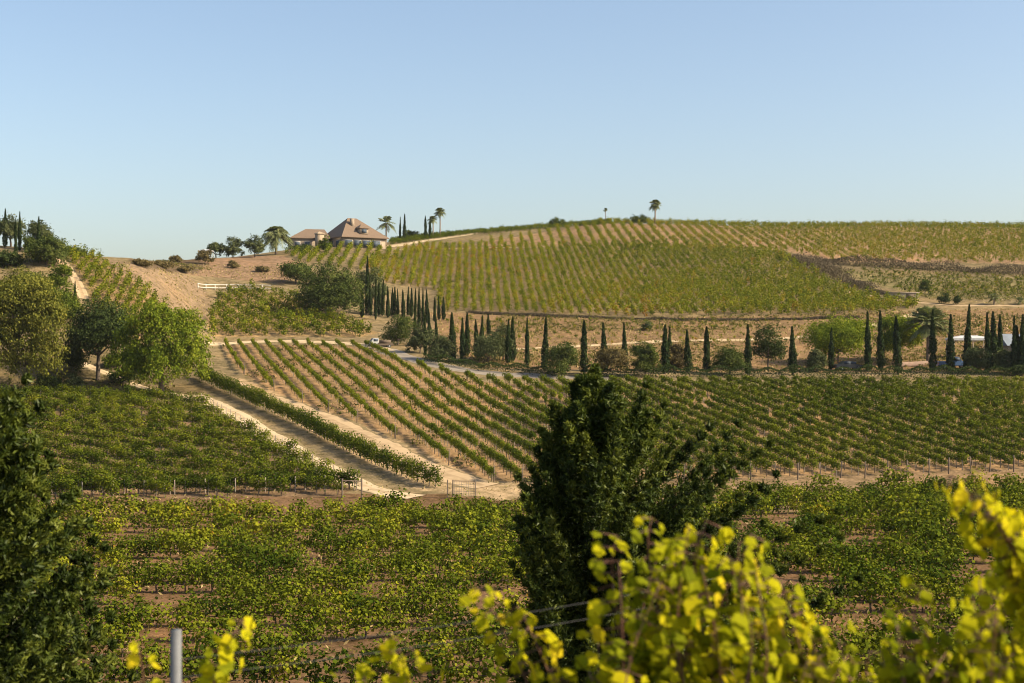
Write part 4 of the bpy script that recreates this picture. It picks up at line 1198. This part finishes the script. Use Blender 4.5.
brace(352, 498, "dark wooden end brace at the lower right corner of the left vineyard")

# ------------------------------------------------------------------ foreground conifers
def conifer(name, label, loc, H, prof, nb, seed, lean=(0, 0), bl=.06, nseg=13, ntw=22, hmin=.03, rv=(.5, 1.12)):
    r = np.random.default_rng(seed)
    o = thing(name, label, "conifer", loc)
    tp = np.array([[0, 0, -.3], [lean[0] * .3, lean[1] * .3, H * .4], [lean[0] * .7, lean[1] * .7, H * .75], [lean[0], lean[1], H * .97]])
    V, Fc = tube(tp, [.15, .11, .06, .010], 6)
    link("trunk", mesh_data("trunk", V, Fc, BARK, smooth=True), o)
    g = Geo(); C = []; A = []; T = []
    for i in range(nb):
        t = hmin + (1 - hmin) * ((i + r.uniform()) / nb) ** .92
        az = i * 2.399 + r.uniform(-.5, .5)
        hd = np.array([cos(az), sin(az)])
        reach = max(.05, prof(t, hd) * r.uniform(*rv))
        el = radians(r.uniform(34, 56) + 22 * t ** 3)
        rise = min(reach * math.tan(el), 1.7) * r.uniform(.75, 1.05)
        L = math.hypot(reach, rise)
        z0 = t * H - .62 * rise                                   # the plume's tip comes out near the outline
        s = np.linspace(0, 1, nseg)
        lx, ly = lean[0] * t, lean[1] * t
        P = np.stack([lx + hd[0] * reach * s, ly + hd[1] * reach * s, max(z0, .1) + rise * (.55 * s + .45 * s ** 2)], -1)
        P += np.cumsum(r.normal(0, .010, P.shape), 0)
        g.add(*tube(P[:-2:3], np.linspace(.024, .005, len(P[:-2:3])), 4))
        tg = norm(np.gradient(P, axis=0))
        bt = r.normal(.42, .15)
        q = ntw
        for j in range(1, nseg):
            tw = norm(tg[j] * 1.0 + r.normal(size=(q, 3)) * .42 + [0, 0, .10])
            ln = (.07 + min(.42, .36 * L) * (1 - s[j]) ** .8) * r.uniform(.55, 1.1, q)
            m = 7
            ss = np.linspace(.1, 1, m)
            pts = P[j][None, None] + tw[:, None] * (ln[:, None] * ss[None])[..., None]
            C.append(pts.reshape(-1, 3)); A.append(np.repeat(tw, m, 0)); T.append(np.clip(bt + np.tile(ss, q) * .4 - .22 + .12 * (s[j] - .5), 0, 1))
    # the leader
    z = np.linspace(H * .86, H, 60); w = (H - z) * .22 + .015
    tw = norm(np.c_[r.normal(0, .35, 60), r.normal(0, .35, 60), np.ones(60)])
    for k in range(8):
        C.append(np.c_[lean[0] + r.normal(0, 1, 60) * w, lean[1] + r.normal(0, 1, 60) * w, z]); A.append(tw); T.append(np.full(60, .5))
    C = np.concatenate(C); A = np.concatenate(A); T = np.concatenate(T)
    n = len(C)
    C = C + r.normal(0, .010, C.shape)
    ax = norm(A + r.normal(size=(n, 3)) * .28)
    V, Fc = leaves(C + ax * bl * .4, bl * r.uniform(.7, 1.35, n), r.normal(size=(n, 3)), r, .26, ax)
    co = link("crown", mesh_data("crown", V, Fc, CONIFER, np.clip(T + r.normal(0, .1, n), 0, 1)), o)
    V, Fc, T_, M_ = g.arrays(); link("branches", mesh_data("branches", V, Fc, BARK), o)
    return o

Dc = 20.0
pc = (1.25, Dc, float(ground(1.25, Dc)))
Hc = vz(381, Dc) - pc[2]
def prof_c(t, hd):
    w = np.interp(t, [0, .3, .5, .685, .79, .87, .935, 1.0], [1.9, 2.25, 2.25, 2.0, 1.52, .85, .34, .04])
    side = 1.0 + .52 * hd[0] * np.interp(t, [0, .3, .8, 1], [0, 1, 1, 0])
    return w * side
conifer("conifer_tree", "bushy dark conifer standing in the center foreground", pc, Hc, prof_c, 330, 41, (-.15, 0), .075)
Dl = 14.0
pl = (-6.48, Dl, float(ground(-6.48, Dl)))
Hl = vz(255, Dl) - pl[2]
def prof_l(t, hd):
    return np.interp(t, [0, .2, .45, .7, .85, 1.0], [2.5, 2.6, 2.25, 1.5, .75, .04])
conifer("conifer_tree", "dark feathery conifer cut off by the left edge", pl, Hl, prof_l, 640, 42, (0, 0), .075, rv=(.8, 1.04))

# ------------------------------------------------------------------ foreground grapevine shoots on the trellis
def leaf_shape():
    """lobed grape leaf outline in the plane, base at the origin, unit length"""
    half = [(0, .0), (.16, -.14), (.34, -.10), (.50, .10), (.44, .24), (.62, .40), (.52, .56), (.36, .54), (.34, .74), (.16, .86), (0, 1.0)]
    return np.array(half)
LS = leaf_shape()
def grape_leaves(C, size, nrm, ax, r):
    n = len(C); nrm = norm(nrm); b = norm(np.cross(nrm, ax)); t = np.cross(b, nrm)
    m = len(LS)
    cup = r.uniform(-.25, .45, n)
    # mid rib points + two halves as quads
    Vs = []
    for sgn in (-1, 1):
        pts = (C[:, None] + size[:, None, None] * (b[:, None] * (sgn * LS[None, :, 0:1]) + t[:, None] * LS[None, :, 1:2]
               + nrm[:, None] * (cup[:, None, None] * LS[None, :, 0:1] ** 1.5 - .18 * LS[None, :, 1:2] ** 2)))
        rib = C[:, None] + size[:, None, None] * (t[:, None] * LS[None, :, 1:2] - nrm[:, None] * .18 * LS[None, :, 1:2] ** 2)
        Vs.append(np.concatenate([pts, rib], 1))
    V = np.concatenate(Vs, 1).reshape(-1, 3)          # per leaf 4m verts
    q = []
    for h in (0, 1):
        o = h * 2 * m
        for i in range(m - 1): q.append([o + i, o + i + 1, o + m + i + 1, o + m + i])
    q = np.array(q)
    Fc = (q[None] + (np.arange(n) * 4 * m)[:, None, None]).reshape(-1, 4)
    return V, Fc, len(q)

def fg_vine(label, base_uD, canes, seed, tint=.5, leaf=.070, step=.046, dens=1):
    """a trellised vine close to the camera; canes = list of (list of (u, v, D) points)"""
    r = np.random.default_rng(seed)
    u0, D0 = base_uD
    p = at(u0, D0)
    o = thing("foreground_vine", label, "grapevine", tuple(p), group="yellowing vines close to the camera")
    g = Geo(); C = []; N = []; A = []; S = []; T = []
    head = np.array([0, 0, 1.0])
    V, Fc = tube([[0, 0, -.3], [.02, .02, .5], head], [.05, .04, .035], 6)
    link("trunk", mesh_data("trunk", V, Fc, VBARK, smooth=True), o)
    for cn in canes:
        P = np.array([[(u - CU) / F * D, D, (CV - v) / F * D] for u, v, D in cn]) - p
        P = np.vstack([head, P]) if P[0, 2] > .8 and len(cn) > 1 else P
        W = smooth_line(P, step)
        if len(W) < 3: continue
        g.add(*tube(W, np.linspace(.006, .002, len(W)), 4))
        tg = norm(np.gradient(W, axis=0))
        lt = r.normal(tint - .02, .11)
        for i in range(len(W)):
            fr = i / len(W)
            for q in range(dens + (r.uniform() < .6) + 2 * (len(cn) > 3)):
                sd = norm(np.cross(tg[i], r.normal(size=3)))
                pet = sd * r.uniform(.04, .09) + np.array([0, 0, -.01])
                C.append(W[i] + pet); S.append(leaf * r.uniform(.6, 1.25) * (1 - .45 * fr ** 3))
                N.append(sd * .5 + [0.75, -.35, .45] + r.normal(0, .42, 3)); A.append(sd * .5 + [0, 0, -.7] + r.normal(0, .4, 3))
                tt = lt + r.normal(0, .16) - .1 * (1 - fr)
                if r.uniform() < .003: tt = .98
                T.append(tt)
                g.add(*tube([W[i], W[i] + pet * .6, W[i] + pet], [.002, .002, .0018], 4))
    C = np.array(C)
    V, Fc, nq = grape_leaves(C, np.array(S), np.array(N), np.array(A), r)
    link("leaves", mesh_data("leaves", V, Fc, VINE_NEAR, np.repeat(np.clip(T, 0, .88), nq)), o)
    V, Fc, T_, M_ = g.arrays(); link("canes", mesh_data("canes", V, Fc, CANE), o)
    return o

r0 = np.random.default_rng(88)
def mass(poly_top, u0, u1, n, D, vb=760):
    """canes that rise from below the frame to the outline poly_top(u)"""
    out = []
    for i in range(n):
        ub = r0.uniform(u0, u1); ut = ub + r0.normal(0, 26)
        vt = np.interp(ut, *zip(*poly_top)) + abs(r0.normal(0, 1)) * 58
        d = D + r0.normal(0, .3)
        um = (ub + ut) / 2 + r0.normal(0, 22)
        out.append([(ub, vb, d + r0.normal(0, .15)), (um, (vb + vt) / 2, d), (ut, vt, d + r0.normal(0, .15))])
    return out
TOP = [(470, 690), (480, 640), (560, 660), (590, 610), (600, 560), (640, 516), (700, 512), (740, 532), (775, 556), (805, 596), (850, 640), (880, 650), (905, 590), (960, 600), (985, 560), (1024, 540), (1080, 520)]
fg_vine("yellow vine shoot rising before the center conifer at its left", (520, 5.3), [[(560, 760, 5.3), (530, 690, 5.3), (505, 630, 5.3), (478, 585, 5.3)], [(550, 760, 5.4), (560, 700, 5.4), (535, 640, 5.4), (515, 600, 5.4)], [(590, 760, 5.2), (570, 710, 5.2), (548, 665, 5.2)], [(500, 760, 5.2), (500, 720, 5.2), (488, 675, 5.2)]], 1, .60)
fg_vine("large yellow green vine in front of the center conifer", (680, 5.2), mass(TOP, 590, 700, 10, 5.2) + [[(640, 760, 5.2), (625, 660, 5.2), (608, 560, 5.2), (622, 525, 5.2)], [(690, 760, 5.1), (660, 620, 5.1), (645, 540, 5.1), (655, 508, 5.1)], [(660, 760, 5.1), (690, 640, 5.1), (695, 560, 5.1), (706, 520, 5.1)], [(610, 760, 5.2), (600, 690, 5.2), (606, 620, 5.2)]], 2, .52)
fg_vine("dense yellow green vine right of the center conifer", (790, 5.1), mass(TOP, 700, 870, 23, 5.1) + [[(760, 760, 5.0), (745, 640, 5.0), (738, 570, 5.0), (752, 530, 5.0)], [(790, 760, 5.0), (790, 660, 5.0), (772, 590, 5.0), (760, 556, 5.0)], [(850, 770, 5.0), (830, 690, 5.0), (806, 625, 5.0)], [(720, 770, 5.1), (712, 660, 5.1), (690, 585, 5.1), (700, 528, 5.1)], [(800, 770, 5.0), (812, 690, 5.0), (792, 620, 5.0), (778, 572, 5.0)]], 3, .55)
fg_vine("green and yellow vine with an upright shoot near the lower right corner", (930, 5.0), mass(TOP, 850, 985, 18, 5.0) + [[(930, 770, 4.9), (920, 680, 4.9), (910, 620, 4.9), (925, 575, 4.9)], [(905, 770, 4.9), (890, 690, 4.9), (878, 640, 4.9)]], 4, .46)
fg_vine("tall yellow vine with long arching shoot at the right edge", (1040, 4.8), mass(TOP, 970, 1090, 17, 4.8) + [[(1080, 760, 4.7), (1050, 640, 4.7), (1020, 560, 4.7), (985, 508, 4.7), (950, 474, 4.7)], [(1080, 740, 4.65), (1045, 610, 4.65), (1012, 545, 4.65), (975, 492, 4.65)], [(1085, 700, 4.7), (1040, 580, 4.7), (1000, 528, 4.7), (962, 484, 4.7)], [(1090, 760, 4.7), (1060, 620, 4.7), (1035, 545, 4.7), (1005, 520, 4.7)], [(1060, 760, 4.8), (1010, 640, 4.8), (995, 585, 4.8)], [(1100, 700, 4.7), (1070, 600, 4.7), (1028, 530, 4.7)]], 5, .56)
fg_vine("short yellow vine tips at the bottom between post and conifer", (395, 5.5), [[(440, 770, 5.5), (410, 700, 5.5), (398, 640, 5.5)], [(380, 770, 5.5), (372, 710, 5.5), (362, 665, 5.5)], [(430, 770, 5.4), (428, 710, 5.4), (415, 650, 5.4)], [(470, 770, 5.4), (450, 715, 5.4), (438, 680, 5.4)], [(400, 770, 5.5), (392, 715, 5.5), (384, 662, 5.5), (402, 628, 5.5)], [(350, 770, 5.5), (352, 720, 5.5), (345, 672, 5.5)], [(420, 770, 5.5), (400, 730, 5.5), (425, 690, 5.5)]], 6, .60)
fg_vine("two thin yellow vine shoots beside the grey post", (190, 5.6), [[(150, 760, 5.6), (146, 690, 5.6), (136, 632, 5.6)], [(200, 760, 5.6), (210, 690, 5.6), (228, 645, 5.6), (242, 618, 5.6)]], 7, .66, step=.05)

# grey trellis post and its wires
pp = at(176, 6.6)
zt = vz(630, 6.6)
V, Fc = tube([[0, 0, -.35], [0, 0, 1.0], [0, 0, zt - pp[2]]], [.028, .028, .027], 6)
tag(link("trellis_post", mesh_data("trellis_post", V, Fc, GREYPOST), None, tuple(pp)), "grey trellis post in the left foreground", "post")
for a, b, lab in (((176, 660, 6.6), (720, 578, 7.0), "upper thin wire crossing before the center conifer"), ((176, 678, 6.6), (720, 594, 7.0), "lower thin wire crossing before the center conifer")):
    A_ = np.array([(a[0] - CU) / F * a[2], a[2], (CV - a[1]) / F * a[2]]); B_ = np.array([(b[0] - CU) / F * b[2], b[2], (CV - b[1]) / F * b[2]])
    s = np.linspace(0, 1, 14)[:, None]
    P = A_ * (1 - s) + B_ * s; P[:, 2] -= .03 * np.sin(s[:, 0] * pi)
    V, Fc = tube(P, np.full(14, .0014), 4)
    tag(link("trellis_wire", mesh_data("trellis_wire", V, Fc, WIRE)), lab, "wire")

# thin warm air over the valley
def haze():
    V, Fc = box((0, 3500, -40), (90000, 15000, 240))
    m, nt, out = new_mat("haze")
    pv = nt.nodes.new("ShaderNodeVolumePrincipled")
    pv.inputs["Color"].default_value = (.86, .90, .95, 1); pv.inputs["Density"].default_value = .00005; pv.inputs["Anisotropy"].default_value = .2
    nt.links.new(pv.outputs[0], out.inputs["Volume"])
    tag(link("haze", mesh_data("haze", V, Fc, m)), "thin bright haze in the air over the vineyards", "haze", kind="stuff")
haze()
